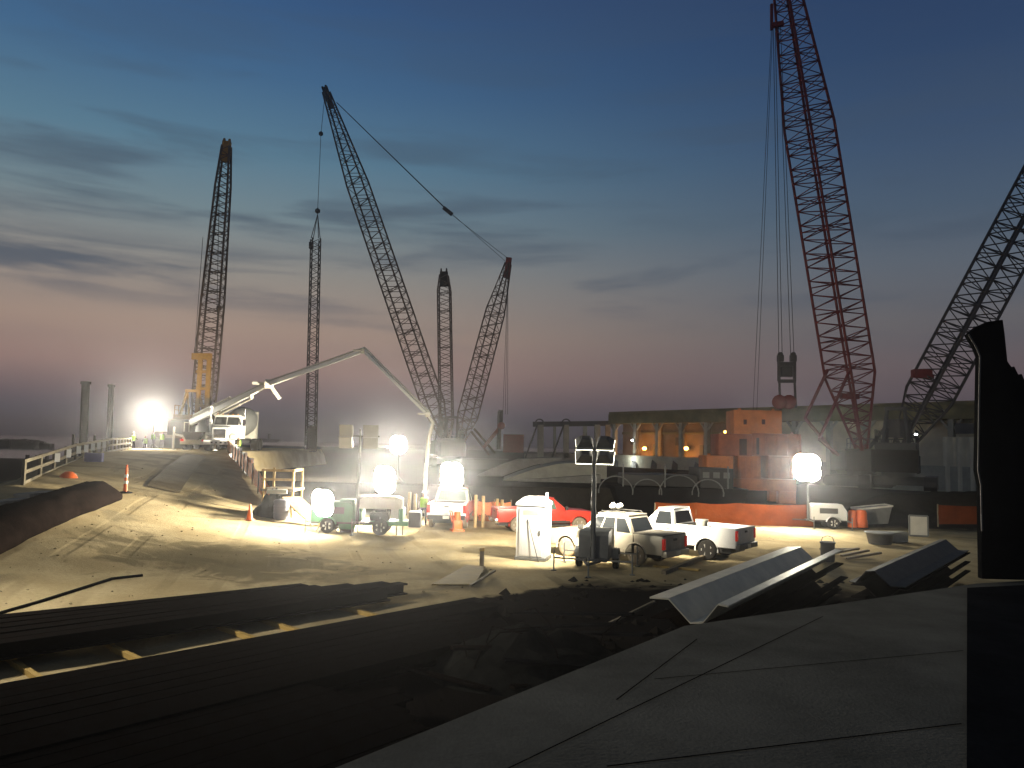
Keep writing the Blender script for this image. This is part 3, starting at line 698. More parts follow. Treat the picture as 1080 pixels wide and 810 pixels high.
p = og(410, 558); p.y += 4; light_stand('lit lamp cluster rising just behind the green machine trailer', 408, 506, p.y, G(p.x, p.y), (-.55, -.85, 0), 52000*E, hs=1.4, spread=.24, size=130, down=.42)
light_stand('smallest lit lamp cluster, farther off on the dark jetty', 421, 469, 63, 1.0, (-.3, -1, 0), 20000*E, hs=1.35, spread=.23, size=125, down=.4, added_fill=((-.9, .38, -.10), 130000*E))
p = og(487, 556); p.y += 3.2; light_stand('lit lamp cluster above the red pickup with the white tailgate', 478, 501, p.y, 0, (-.45, -1, 0), 32000*E, hs=1.35, spread=.23, size=125, down=.5)
light_stand('lit lamp cluster on the ramp among the workers by the yellow crane', 163, 437, 77.5, 3.1, (.12, -1, 0), 44000*E, hs=1.3, spread=.25, tilt=.3, size=112, down=.52)
# a stand just past the left edge of the frame: it lights the near sand and the gap between the beams
light_stand('lit lamp cluster on a tall stand at the water side, near the matting', -260, 330, 15.0, G(-14.8, 15), (.85, .22, 0), 4500*E, hs=1.1, size=104, down=.95)
# ------------------------------------------------------------------ generator trailer, toilet cabin and small things on the lot
g = og(404, 563)
t = thing('generator_trailer', 'green and grey two-wheel machine trailer between the lit lamps', 'trailer', g, R(2), None)
mb = MB(); mb.bb(-1.25, 1.2, -.6, .6, .42, .62); mb.bb(-1.15, -.95, -.6, .6, .62, 1.2); mb.bb(.75, .95, -.6, .6, .62, 1.2); mb.build('frame', 'green', t, bevel=.02)
mb = MB(); mb.prism([(-1.05, 1.18), (.85, 1.18), (.85, 1.62), (.6, 1.74), (-.85, 1.74), (-1.05, 1.6)], (0, .62, 0), (1, 0, 0), (0, 0, 1), (0, -1.24, 0)); mb.build('hood', 'offwhite', t, bevel=.03)
mb = MB(); mb.bb(-.6, .25, -.4, .4, .62, 1.0); mb.cyl((-.4, 0, 1.02), (.1, 0, 1.02), .18, n=10); mb.build('engine', 'rust', t, bevel=.02)
for sd in (1, -1): wheel(t, -.05, sd*.72, .36, .37, .22, sd, 'rubber', 'offwhite', 5)
mb = MB(); mb.bar((-1.2, 0, .5), (-2.2, 0, .5), .08); mb.cyl((-1.1, -.5, 0), (-1.1, -.5, .5), .03); mb.cyl((.95, -.5, 0), (.95, -.5, .5), .03); mb.build('drawbar', 'grey', t)
mb = MB(); mb.bb(1.2, 1.75, -.45, .45, .35, 1.05); mb.build('tool_locker', 'trim', t, bevel=.03)
p = og(418, 565)
t = thing('white_notice_board', 'blank white board on a post beside the green trailer wheel', 'sign board', p, R(3))
MB().bb(-.03, .03, -.03, .03, 0, 1.5).build('post', 'grey', t); MB().bb(-.28, .28, -.06, -.03, .75, 1.7).build('panel', 'white', t, bevel=.008)
p = og(452, 560); 
t = thing('engine_cover', 'green upright machine housing left of the unlit light tower mast', 'machine', og(366, 562), R(5))
MB().bb(-.35, .35, -.4, .4, .15, 1.5).build('housing', 'green', t, bevel=.06); MB().bb(-.2, .2, -.42, -.40, .8, 1.3).build('vent_panel', 'dgrey', t); MB().bb(-.3, .3, -.3, .3, 0, .2).build('skid', 'trim', t)

p = og(563, 592); TR = R(-14)
t = thing('portable_toilet', 'white portable toilet cabin glaring under the light tower', 'portable toilet', p + V((0, .6, 0)), TR)
MB().bb(-.6, .6, -.6, .6, 0, .14).build('skid_base', 'grey', t, bevel=.02)
mb = MB(); mb.bb(-.56, .56, -.56, .56, .12, 2.06)
for i in range(4):
    mb.bb(-.565-.01, -.565+.01, -.5+i*.27, -.36+i*.27, .3, 1.9); mb.bb(.565-.01, .565+.01, -.5+i*.27, -.36+i*.27, .3, 1.9)
mb.build('wall', 'plastic', t, bevel=.03)

dm = MB(); dm.bb(-.44, .44, -.60, -.562, .18, 1.98); door = dm.build('door', 'plastic', t, bevel=.012)
MB().bb(.30, .38, -.63, -.60, 1.0, 1.14).build('handle', 'grey', door)
v = MB()
for i in range(5): v.bb(-.3, .3, -.612, -.598, 1.72+i*.04, 1.74+i*.04)
v.build('vent', 'offwhite', door)
a = [V((x*.61, y*.61, 2.05)) for x, y in ((-1, -1), (1, -1), (1, 1), (-1, 1))]; b = [V((x*.58, y*.58, 2.16)) for x, y in ((-1, -1), (1, -1), (1, 1), (-1, 1))]; c = [V((x*.32, y*.40, 2.36)) for x, y in ((-1, -1), (1, -1), (1, 1), (-1, 1))]
MB().loft([a, b, c]).build('roof', 'plastic', t, bevel=.02)
MB().cyl((.4, .4, 1.9), (.4, .4, 2.5), .05).build('vent_pipe', 'plastic', t)
q = Matrix.Rotation(TR, 3, 'Z')
b0 = V(t.location) + q @ V((.36, -.78, .0)); b0.z = G(b0.x, b0.y); b1 = V(t.location) + q @ V((-.12, -.615, 1.55))
tag(MB().cyl(b0, b1, .016, n=6).build('thin_rod', 'trim'), 'thin dark rod leaning on the white toilet cabin', 'rod')

# traffic cones, channelizer post, barrels
p = og(263, 550)
t = thing('traffic_cone', 'plain orange traffic cone beside the rubble heap', 'traffic cone', p)
MB().bb(-.19, .19, -.19, .19, 0, .04).build('base', 'orange', t, bevel=.01); MB().lathe([(.15, .03), (.03, .74), (.02, .76), (0, .76)], n=16).build('cone_body', 'orange', t)
p = og(132, 520)
t = thing('channelizer_post', 'tall slim orange and white banded traffic post alone on the sandy ramp', 'traffic post', p)
MB().lathe([(.30, 0), (.30, .05), (.12, .09), (0, .09)], n=10).build('base', 'rubber', t)
MB().lathe([(.10, .06), (.075, .6), (.055, 1.12), (.03, 1.2), (0, 1.2)], n=14).build('post', 'orange', t)
for z in (.42, .70): MB().lathe([(.092-.03*(z-.42), z), (.090-.03*(z-.42), z+.13)], n=14).build('reflective_band', 'white', t)
MB().lathe([(.02, 1.18), (.05, 1.2), (.05, 1.25), (.02, 1.27), (0, 1.27)], n=10).build('knob', 'orange', t)
p = og(70, 503)
for i, (px, lab) in enumerate(((899, 'thinner orange barrel, left of the pair near the white light tower'), (908, 'stouter orange barrel, right of the pair near the white light tower'))):
    p = og(px, 557); t = thing('traffic_barrel', lab, 'barrel', p, 0, 'orange barrels by the white light tower'); r = .26 if i == 0 else .38
    MB().lathe([(r*.9, 0), (r, .06), (r*.96, .45), (r*.88, .5), (r*.86, .9), (r*.7, 1.02), (r*.3, 1.06), (0, 1.06)], n=16).build('barrel_body', 'orange', t)
    MB().lathe([(r*1.15, 0), (r*1.15, .06), (r*.9, .08)], n=16).build('base', 'rubber', t)
p = og(508, 597)
t = thing('short_post', 'short timber post with a yellow cap standing by the plywood sheet', 'post', p)
MB().box((0, 0, .26), (.16, .16, .56)).build('post_body', 'oldwood', t, bevel=.015); MB().box((0, 0, .59), (.18, .18, .12)).build('cap', 'yelwood', t, bevel=.02)
a, b, c, d = [og(*q_) + V((0, 0, .05)) for q_ in ((455, 619), (492, 598), (512, 600), (500, 620))]
tag(MB().quad(a, d, c, b, .03).build('plywood_sheet', mat('wet_plywood', (.20, .145, .05), .9, 0, var=.35, scale=2)), 'yellowish plywood sheet lying flat by the short post', 'plywood sheet')
for (p0, p1, lab) in (((496, 621), (522, 606), 'thin stick propped beside the plywood sheet'), ((640, 660), (690, 640), 'thin pale stick lying on the dark ground near the sheet piles')):
    a, b = og(*p0), og(*p1); tag(MB().bar(a+V((0, 0, .05)), b+V((0, 0, .12)), .06).build('timber_stick', 'oldwood'), lab, 'timber stick')
a, b = og(700, 606), og(760, 583); tag(MB().bar(a+V((0, 0, .07)), b+V((0, 0, .07)), .16, .14).build('timber_beam', 'oldwood'), 'long timber lying on the ground in front of the white pickup', 'timber')
a, b = og(690, 598), og(738, 603); tag(MB().bar(a+V((0, 0, .05)), b+V((0, 0, .05)), .25, .06).build('timber_plank', 'yelwood'), 'short yellow plank lying behind the beige truck', 'plank')

# rubble heap with tarps, barrel and cloth
p = og(281, 547)
mb = MB(); random.seed(11); n, k = 26, 8; vs = []
for j in range(k+1):
    r = j/k
    for i in range(n):
        a = 2*math.pi*i/n; z = 1.25*(1-r)**.8*(1+.9*noise.noise(V((math.cos(a)*3*r, math.sin(a)*3*r, 4)))) + .5*noise.noise(V((math.cos(a)*5*r, math.sin(a)*5*r, 1)))*(1-r)
        vs.append((.95*r*math.cos(a), .85*r*math.sin(a), max(z, -.05)))
mb.add(vs, [(j*n+i, j*n+(i+1) % n, (j+1)*n+(i+1) % n, (j+1)*n+i) for j in range(k) for i in range(n)], True)
tag(mb.build('tarp_heap', 'tarp', loc=p+V((-.1, .9, -.05))), 'crumpled dark tarp heap at the foot of the timber platform', 'tarp heap')
p2 = og(293, 549)
t = thing('plastic_drum', 'blue grey plastic drum beside the tarp heap', 'drum', p2 + V((.05, .3, 0)))
MB().lathe([(.30, 0), (.36, .1), (.36, .9), (.30, .98), (0, .98)], n=18).build('drum_body', 'bluebin', t); MB().lathe([(.375, .3), (.385, .33), (.375, .36)], n=18).lathe([(.375, .62), (.385, .65), (.375, .68)], n=18).build('hoop', 'bluebin', t)
tag(MB().bb(-.5, .5, -.3, .3, 0, .22).build('folded_sheet', 'offwhite', loc=p+V((.1, 1.2, 1.12)), rotz=.25, bevel=.06), 'pale folded sheet lying on top of the tarp heap', 'sheet')
# timber platform with railing and a plank ramp
pl = og(293, 530); z1 = pl.z+.55
Aq, Bq = at(278, 515, 39.2), at(309, 516, 39.2)
t = thing('timber_platform', 'pale timber landing with a two-rail guard rail beside the ramp', 'platform', (Aq.x, 39.2, 0))
Lx = Bq.x-Aq.x; zt = Aq.z
mb = MB(); mb.bb(-.1, Lx+.1, -.2, 1.8, zt-.12, zt); mb.build('deck', 'oldwood', t)
for x in (0, Lx):
    MB().bb(x-.05, x+.05, -.1, 0, -.2, zt+1.0).build('post', 'wood', t); MB().bb(x-.05, x+.05, 1.6, 1.7, -.6, zt+1.0).build('post', 'wood', t)
MB().bb(-.1, Lx+.1, -.15, -.1, zt+.86, zt+.98).build('rail', 'wood', t); MB().bb(-.1, Lx+.1, -.15, -.1, zt+.40, zt+.52).build('rail', 'wood', t)
MB().bb(Lx-.02, Lx+.02, -.1, 1.7, zt+.86, zt+.98).build('rail', 'wood', t)
a, b = at(307, 525, 39.0), og(338, 556)
mb = MB(); s_ = V((.35, .35, 0)); mb.quad(a-s_, b-s_+V((0, 0, .06)), b+s_+V((0, 0, .06)), a+s_, .06); tag(mb.build('plank_ramp', 'wood'), 'pale plank ramp sloping down from the timber landing', 'plank ramp')

# handrail along the left side of the ramp
def rail_fence(name, label, pts, h, cat, m, pm, spacing, panels=False):
    t = thing(name, label, cat, pts[0]); o = V(pts[0])
    seg = []
    for a, b in zip(pts, pts[1:]):
        n = max(1, int((V(b)-V(a)).length/spacing))
        seg += [V(a).lerp(V(b), i/n) for i in range(n)]
    seg.append(V(pts[-1]))
    for p in seg: MB().bb(-.06, .06, -.06, .06, -.8, h+.03).build('post', pm, t, loc=p-o)
    for z in (h-.06, h*.52, .12):
        mb = MB()
        for a, b in zip(seg, seg[1:]): mb.bar(a-o+V((0, 0, z)), b-o+V((0, 0, z)), .06, .14)
        mb.build('rail', m, t)
    return t, seg
M['railwood'] = mat('grey_rail_timber', (.16, .14, .10), .9, 0, var=.35)
LF = [V((-19.6, 31.2, 2.2)), V((-24.2, 43, 2.75)), V((-30, 58, 3.05)), V((-36.2, 73.5, 3.1))]
ft, seg = rail_fence('guard_rail', 'weathered timber guard rail along the water side of the ramp', LF, 1.05, 'guard rail', 'railwood', 'railwood', 2.6)
for i, p in enumerate(seg[2:9]):
    q_ = p - V(LF[0]); MB().box(q_ + V((.18, -.05, .72)), (.22, .04, .42), R(30)).build('reflector_panel', 'white', ft)
tag(MB().lathe([(0, .30), (.16, .28), (.32, .14), (.4, 0)], n=14).build('orange_cover', 'orange', loc=og(72, 504)), 'orange dome-shaped cover lying beside the rusty pipe', 'cover')
tag(MB().bb(-.45, .45, -.3, .3, 0, .5).build('blue_crate', mat('blue_crate', (.05, .05, .16), .6), loc=og(99, 487)+V((0, 0, .02)), rotz=.3, bevel=.03), 'dark blue crate standing by the guard rail', 'crate')

# orange mesh fence up the right side of the ramp
def mesh_fence(label, pts, h, m='omesh', postm='oldwood', sp=2.4, ph=1.25):
    t = thing('safety_fence', label, 'safety fence', pts[0], 0, 'orange safety fences'); o = V(pts[0])
    seg = []
    for a, b in zip(pts, pts[1:]):
        n = max(1, int((V(b)-V(a)).length/sp)); seg += [V(a).lerp(V(b), i/n) for i in range(n)]
    seg.append(V(pts[-1]))
    for p in seg: MB().cyl((0, 0, -.3), (0, 0, ph), .045, n=6).build('post', postm, t, loc=p-o)
    mb = MB(); vs = []; nz_ = 6; sub = []
    for a, b in zip(seg, seg[1:]): sub += [a.lerp(b, i/6) for i in range(6)]
    sub.append(seg[-1])
    d = (sub[-1]-sub[0]).normalized(); nrm = V((d.y, -d.x, 0))
    for i, p in enumerate(sub):
        sag = .08*math.sin(math.pi*(i % 6)/6)
        for j in range(nz_+1):
            k = j/nz_; vs.append(p - o + nrm*(.05+.09*noise.noise(V((p.x*1.1, p.y*1.1, k*2)))) + V((0, 0, .04+(h-sag-.04)*k)))
    n = nz_+1; mb.add(vs, [(i*n+j, (i+1)*n+j, (i+1)*n+j+1, i*n+j+1) for i in range(len(sub)-1) for j in range(nz_)], True)
    mb.build('mesh', m, t); return t
MESHM = None
def mesh_mat():
    m = bpy.data.materials.new('orange_netting'); m.use_nodes = True; nt = m.node_tree; N = nt.nodes; L = nt.links; b = N['Principled BSDF']
    b.inputs['Base Color'].default_value = (.78, .20, .06, 1); b.inputs['Roughness'].default_value = .6
    tc = N.new('ShaderNodeTexCoord'); n = N.new('ShaderNodeTexVoronoi'); n.inputs['Scale'].default_value = 9
    L.new(tc.outputs['Object'], n.inputs['Vector']); r = N.new('ShaderNodeMapRange'); r.inputs[1].default_value = .22; r.inputs[2].default_value = .30; r.inputs[3].default_value = .35; r.inputs[4].default_value = 1
    L.new(n.outputs['Distance'], r.inputs[0]); L.new(r.outputs[0], b.inputs['Alpha']); return m
M['net'] = mesh_mat()
def gpts(*l): return [og(*q_) for q_ in l]
mesh_fence('orange mesh fence running up the right edge of the sandy ramp', [V((-12.6, 41.2, .55)), V((-14.8, 45.6, 1.2)), V((-17.4, 51.2, 1.9)), V((-22.5, 62.5, 2.6)), V((-26.6, 72.5, 3.0))], 1.1, 'net')
mesh_fence('orange mesh fence left of the red pickup', [V((-1.75, 43.3, 0)), V((.1, 43.3, 0))], 1.15, 'net', sp=.9)
mesh_fence('orange mesh fence behind the white pickup, below the orange blocks', [V((8.2, 43.6, 0)), V((13.0, 44.4, 0)), V((17.6, 44.8, 0))], 1.3, 'omesh')
mesh_fence('dim red mesh fence in the dark beyond the square panel', [V((26, 47, .1)), V((31, 47.5, .15)), V((36, 48, .2))], 1.2, 'omesh', sp=3)
# bright white barrier units on the water side of that fence
for i, yy in enumerate((53.5, 57.2, 60.9, 64.6)):
    x = -18.6 - (yy-53.5)*.46+.55; zb_ = fz(-x) - .1
    t = thing('jersey_barrier', 'white barrier unit in the glaring row behind the ramp fence', 'barrier', (x, yy, zb_), R(114.5), 'white barrier row behind the ramp fence')
    MB().prism([(-.3, 0), (.3, 0), (.3, .12), (.12, .4), (.09, 1.15), (-.09, 1.15), (-.12, .4), (-.3, .12)], (-1.75, 0, 0), (0, 1, 0), (0, 0, 1), (3.5, 0, 0)).build('barrier_body', 'white', t, bevel=.02)
# posts at the edge of the lot
for px, y0, y1 in ((501, 522, 556), (509, 523, 556), (524, 526, 553), (529, 527, 553), (431, 519, 553), (437, 521, 553)):
    p = og(px, y1); h = at(px, y0, p.y).z - p.z
    tag(MB().cyl((0, 0, -.3), (0, 0, h), .10, .09, n=10).build('timber_pile', 'wood' if px > 480 else 'oldwood', loc=p), 'bare pale timber pile standing upright at the lot edge' if px > 480 else 'bare timber pile standing behind the green trailer', 'pile', 'upright piles at the lot edge')
# orange compactor behind the red truck
p = og(482, 560)
t = thing('plate_compactor', 'orange compactor standing at the red truck bumper', 'compactor', p, R(20))
MB().bb(-.3, .3, -.3, .3, .0, .12).build('base_plate', 'orange', t, bevel=.03); MB().bb(-.2, .2, -.2, .2, .12, .55).cyl((0, 0, .5), (.0, 0, .95), .16, n=10).build('engine', 'orange', t, bevel=.02)
MB().tube([(-.2, -.2, .4), (-.35, -.2, 1.0), (-.35, .2, 1.0), (-.2, .2, .4)], .03).build('handle', 'orange', t)
p = og(467, 556)

# ------------------------------------------------------------------ things by the right-hand light tower
p = og(930, 557)
t = thing('skip_bin', 'pale tilted metal skip behind the dark tub', 'skip', p + V((0, 1.2, .1)), R(-8))
o_ = [V((x, y, z)) for x, y, z in ((-.75, -.5, 0), (.75, -.5, .1), (.75, .5, .1), (-.75, .5, 0))]; u_ = [V((x, y, z)) for x, y, z in ((-1.0, -.65, .9), (.95, -.65, 1.15), (.95, .65, 1.15), (-1.0, .65, .9))]
MB().loft([o_, u_]).build('bin_body', 'grey', t, bevel=.03)
mb = MB()
for i in range(4): mb.bar(u_[i], u_[(i+1) % 4], .1)
mb.build('rim', 'offwhite', t)
p = og(928, 574)
t = thing('rubber_tub', 'dark low tub in front of the pale tilted skip', 'tub', p, R(5))
MB().lathe([(.5, 0), (.62, .5), (.66, .52), (.62, .54), (.52, .08), (0, .06)], n=20).build('tub_body', 'dgrey', t); MB().lathe([(.655, .50), (.69, .53), (.655, .56)], n=20).build('rim', 'grey', t)
p = og(873, 592)
t = thing('steel_bucket', 'black round bucket at the end of the bright sheet pile', 'bucket', p)
MB().lathe([(.24, 0), (.27, .1), (.27, .7), (.30, .72), (.30, .78), (.25, .78), (.22, .1), (0, .1)], n=18).build('bucket_body', 'dgrey', t); MB().tube([(-.28, 0, .72), (-.2, 0, .95), (0, 0, 1.02), (.2, 0, .95), (.28, 0, .72)], .015).build('handle', 'grey', t)
p = og(969, 566)
t = thing('square_frame_panel', 'small pale square panel in a frame propped up in the dark', 'panel', p, R(-12))
MB().bb(-.42, .42, -.03, .03, .1, 1.05).build('panel_sheet', 'offwhite', t); mb = MB()
for a, b in (((-.45, .05), (.45, .05)), ((.45, .05), (.45, 1.1)), ((.45, 1.1), (-.45, 1.1)), ((-.45, 1.1), (-.45, .05))): mb.bar((a[0], 0, a[1]), (b[0], 0, b[1]), .08)
mb.build('frame', 'grey', t)
p = og(945, 572); tag(MB().bb(-.6, .5, -.3, .3, 0, .5).build('concrete_block', 'pale', loc=p, rotz=.4, bevel=.05), 'pale concrete block between the dark tub and square panel', 'block')
random.seed(21)
for i in range(4):
    p = og(885+i*9, 582+i*3); tag(MB().bar((-.8, 0, .08), (.8, .1, .14+.05*i), .12, .08).build('scrap_timber', 'oldwood', loc=p, rotz=random.uniform(-.5, .9)), 'short scrap timber lying among debris right of the black bucket', 'scrap timber', 'scrap timbers right of the black bucket')

# ------------------------------------------------------------------ long steel: sheet piles, beams, pipe
def hat(mb, th=.025, sc=1.0, L=10):
    pts = [(-.62, .30), (-.30, .32), (.06, 0), (.26, .03), (.50, .34), (.66, .33)]
    pts = [(a*sc, b*sc) for a, b in pts]
    prof = pts + [(a, b+th) for a, b in pts[::-1]]
    return mb.prism(prof, (0, 0, 0), (0, -1, 0), (0, 0, 1), (L, 0, 0))
def place_long(o, p0, p1):
    d = V(p1)-V(p0); o.location = p0; o.rotation_euler = d.to_track_quat('X', 'Z').to_euler(); return o
N0, F0 = gp(724, 656, 1.62), gp(858, 592, 1.62)
dL = (F0-N0).length; dn = (F0-N0).normalized()
random.seed(9)
for i in range(6):
    mb = MB(); hat(mb, L=dL); off = V((random.uniform(-.05, .05), random.uniform(-.25, .05), 0)) if i < 5 else V((0, 0, 0))
    o = mb.build('sheet_pile', 'galv' if i == 5 else 'rust'); z = .10+i*.30
    place_long(o, V((N0.x, N0.y, z))+off, V((F0.x, F0.y, z))+off)
    tag(o, 'bright galvanised sheet pile lying topmost in the tilted stack at the slab edge' if i == 5 else 'dark rusty sheet pile stacked under the bright galvanised one', 'sheet pile', 'sheet piles stacked at the slab edge')
N1, F1 = gp(925, 612, 1.2), gp(1000, 576, 1.2)
for i in range(4):
    mb = MB(); hat(mb, L=(F1-N1).length, sc=-1.0 if i == 3 else 1.0)
    o = mb.build('sheet_pile', 'rust' if i < 3 else mat('dull_galvanised', (.085, .082, .072), .7, .1, var=.4)); z = .10+i*.30 + (.40 if i == 3 else 0)
    place_long(o, V((N1.x, N1.y, z)), V((F1.x, F1.y, z)))
    tag(o, 'dull grey sheet pile lying ridge-up on the right-hand stack' if i == 3 else 'dark sheet pile in the right-hand stack under the dull grey one', 'sheet pile', 'sheet piles in the right-hand stack')
# timber bearers and steel H-beams in the left foreground
REF = V((-2.62, 21.6, 0)); DB = V((-.650, -.760, 0)).normalized(); NB = V((.76, -.65, 0))
def ibeam(L, h=.36, w=.36, t=.04):
    prof = [(-w/2, 0), (w/2, 0), (w/2, t), (t/2, t), (t/2, h-t), (w/2, h-t), (w/2, h), (-w/2, h), (-w/2, h-t), (-t/2, h-t), (-t/2, t), (-w/2, t)]
    return MB().prism(prof, (0, 0, 0), (0, 1, 0), (0, 0, 1), (L, 0, 0))
def zg(p): return max(G(p.x, p.y), G0(p.x, p.y))
rots = ybear(DB)
def beam_at(lat, start, L, lift, label, grp, h=.30):
    p0 = REF + NB*lat + DB*start; p1 = p0 + DB*L
    z0 = zg(p0)+lift; z1 = zg(p1)+lift
    o = ibeam(L, h=h).build('steel_beam', 'steel'); place_long(o, V((p0.x, p0.y, z0)), V((p1.x, p1.y, z1))); return tag(o, label, 'steel beam', grp)
random.seed(4)
lab1 = 'long black steel beam in the far bundle beside the lit sand'
for i, (st, lat) in enumerate(((2.2, -1.9), (2.0, -1.53), (1.2, -1.15), (.3, -.77), (.0, -.38), (.9, -.01))):
    beam_at(lat, st, 17, .10, lab1, 'steel beams in the far bundle')
for i in range(8):
    beam_at(2.55+i*.375, random.uniform(-.3, 1.1)+.2*i, 15+random.random()*2, .10, 'long black steel beam in the wide near bundle', 'steel beams in the near bundle')
for i in range(14):
    beam_at(5.4+i*.375, 6.5+random.uniform(-.5, .8), 12, .10, 'black steel beam in the bundle nearest the slab', 'steel beams nearest the slab')
for px, py in ((14, 702), (118, 686), (231, 664), (274, 656), (352, 641)):
    p = og(px, py); 
    p0, p1 = p - NB*2.8, p + NB*5.0; z0, z1 = zg(p0), zg(p)
    mb = MB(); mb.bar(V((p0.x, p0.y, zg(p0)+.07)), V((p.x, p.y, zg(p)+.085)) + NB*.0, .10, .12); mb.bar(V((p.x, p.y, zg(p)+.05)), V((p1.x, p1.y, zg(p1)+.05)), .10, .10)
    o = mb.build('timber_bearer', 'yelwood'); tag(o, 'yellow timber bearer showing in the gap between the beam bundles', 'timber', 'timber bearers under the steel beams')
# long low roll of brown matting at the left
a, b = V((-15.05, 21.0, 0)), V((-17.2, 32.4, 0)); dd = (b-a).normalized(); sd_ = V((dd.y, -dd.x, 0))
rings = []; nseg = 90; a2 = a - dd*9; Lm = (b-a2).length
for i in range(nseg+1):
    t_ = i/nseg; c_ = a2 + dd*(Lm*t_); g_ = zg(c_); k = min(1, (1-t_)*22+.55)**.6
    rings.append([c_ + sd_*((.98+.10*noise.noise(V((t_*14, th*2, 0))))*math.cos(th)*(.92+.08*k)) + V((0, 0, g_-.12+max(-.1, (.80+.05*noise.noise(V((t_*12, th*1.5, 5)))+.05*noise.noise(V((t_*60, th*4, 8)))))*k*math.sin(th)**.8)) for th in [math.pi*j/20 for j in range(21)]])
mb = MB(); mb.loft(rings); o = mb.build('mat_roll', 'rust')
for p in o.data.polygons: p.use_smooth = True
tag(o, 'long low dark brown heap of rolled matting beside the banded traffic post', 'mat roll')
for i, (px, py) in enumerate(((8, 527), (38, 519))):
    p = at(px, py, 27.5+i*2.2); zb_ = G0(p.x, p.y)
    tag(MB().bb(-1.05, 1.05, -.3, .3, -.4, p.z-zb_).build('concrete_barrier', 'concrete', loc=(p.x, p.y, zb_), rotz=R(96), bevel=.04), 'long grey concrete block behind the rusty pipe, ' + ('nearer the frame edge' if i == 0 else 'nearer the guard rail'), 'concrete block', 'concrete blocks behind the rusty pipe')
# scrap heap in the dark
random.seed(31)
HP = gp(560, 690, .3)
for i in range(9):
    p = HP + V((random.uniform(-1.6, 1.9), random.uniform(-1.4, 1.4), 0)); p.z = G(p.x, p.y)+.1+random.uniform(0, .5)
    o = MB().bar((-.9-random.random(), 0, 0), (.9, 0, random.uniform(-.3, .5)), random.uniform(.1, .26), .05).build('scrap_plank', 'rust' if i % 3 == 0 else 'black', loc=p, rotz=random.uniform(-1, 1.5))
    tag(o, 'broken board sticking out of the dark scrap heap by the slab', 'board', 'boards of the dark scrap heap')
for i in range(7):
    p = HP + V((random.uniform(-1.5, 1.5), random.uniform(-1.2, 1.2), 0)); p.z = G(p.x, p.y)
    a = random.uniform(0, 6.28); pts = [(.0, 0, 0), (.2*math.cos(a), .2*math.sin(a), .6), (.55*math.cos(a), .55*math.sin(a), .95), (1.1*math.cos(a+.4), 1.1*math.sin(a+.4), .9)]
    tag(MB().tube(pts, .014, 5).build('bent_rod', 'rust', loc=p), 'thin bent steel rod rising from the dark scrap heap', 'rod', 'bent rods of the dark scrap heap')
n, k = 22, 7; vs = []
for j in range(k+1):
    for i in range(n):
        a = 2*math.pi*i/n; r = j/k; vs.append((2.1*r*math.cos(a), 1.6*r*math.sin(a), .75*(1-r*r)+.45*noise.noise(V((3*r*math.cos(a), 3*r*math.sin(a), 2)))*(1-r)-.05))
tag(MB().add(vs, [(j*n+i, j*n+(i+1) % n, (j+1)*n+(i+1) % n, (j+1)*n+i) for j in range(k) for i in range(n)]).build('scrap_heap', 'tarp', loc=V((HP.x, HP.y, G(HP.x, HP.y)))), 'low dark crumpled scrap heap between beams and slab', 'scrap heap')
for i in range(4):
    a = gp(690-i*12, 668+i*9, 1.0); a.z = G(a.x, a.y) + .2+.12*i
    tag(MB().bar((-1.3, 0, 0), (1.3, 0, .03), .26, .07).build('dark_board', 'black', loc=a, rotz=R(38+6*i)), 'black board lying loose between scrap heap and sheet piles', 'board', 'loose black boards by the slab')
# tall steel plate at the slab's right edge
YW = gp(1040, 613, SZ).y
def w_(px, py): p = at(px, py, YW); return (p.x, p.z)
prof = [w_(1036, 616), w_(1035, 560), w_(1034, 512), w_(1031, 496), w_(1032, 430), w_(1033, 376), w_(1029, 366), w_(1021, 353), w_(1030, 345), w_(1043, 339), w_(1058, 337), w_(1060, 352), w_(1063, 381), w_(1068, 388), w_(1070, 386), w_(1075, 396), w_(1078, 394), w_(1083, 406), w_(1100, 412), w_(1110, 470), w_(1120, 622)]
t = thing('steel_bucket_shell', 'tall black curved steel shell standing at the end of the slab', 'steel shell', (prof[0][0], YW, SZ))
o0 = V((prof[0][0], 0, SZ)); pr = [(a-o0.x, b-SZ) for a, b in prof]; pr[0] = (pr[0][0], .026); pr[-1] = (pr[-1][0], .026)
mb = MB(); mb.prism(pr, (0, 0, 0), (1, 0, 0), (0, 0, 1), (0, .10, 0)); mb.build('side_plate', 'black', t, bevel=.015)
mb = MB(); mb.prism([(a+.62, b-.75) for i, (a, b) in enumerate(pr[2:14])] + [(1.2, .03), (.62, .03)], (0, .10, 0), (1, 0, 0), (0, 0, 1), (0, .55, 0)); mb.build('back_plate', 'black', t)
mb = MB(); mb.tube([(a-.004, -.02, b) for a, b in pr[1:8]], .011); mb.build('rim_highlight', mat('lit_rim_paint', (.16, .15, .14), .6, .4, var=.4), t)  # pale bead painted in as the lamplit rim of the plate

hp = [og(*q_)+V((0, 0, .035)) for q_ in ((-20, 655), (10, 646), (40, 637), (70, 628), (95, 619), (118, 611), (150, 607))]
tag(MB().tube(hp, .04, 6).build('rut_tube', 'black'), 'thin black tube standing for a rut in the sand in front of the far beams', 'hose')  # black tube stands in for a dark rut in the sand
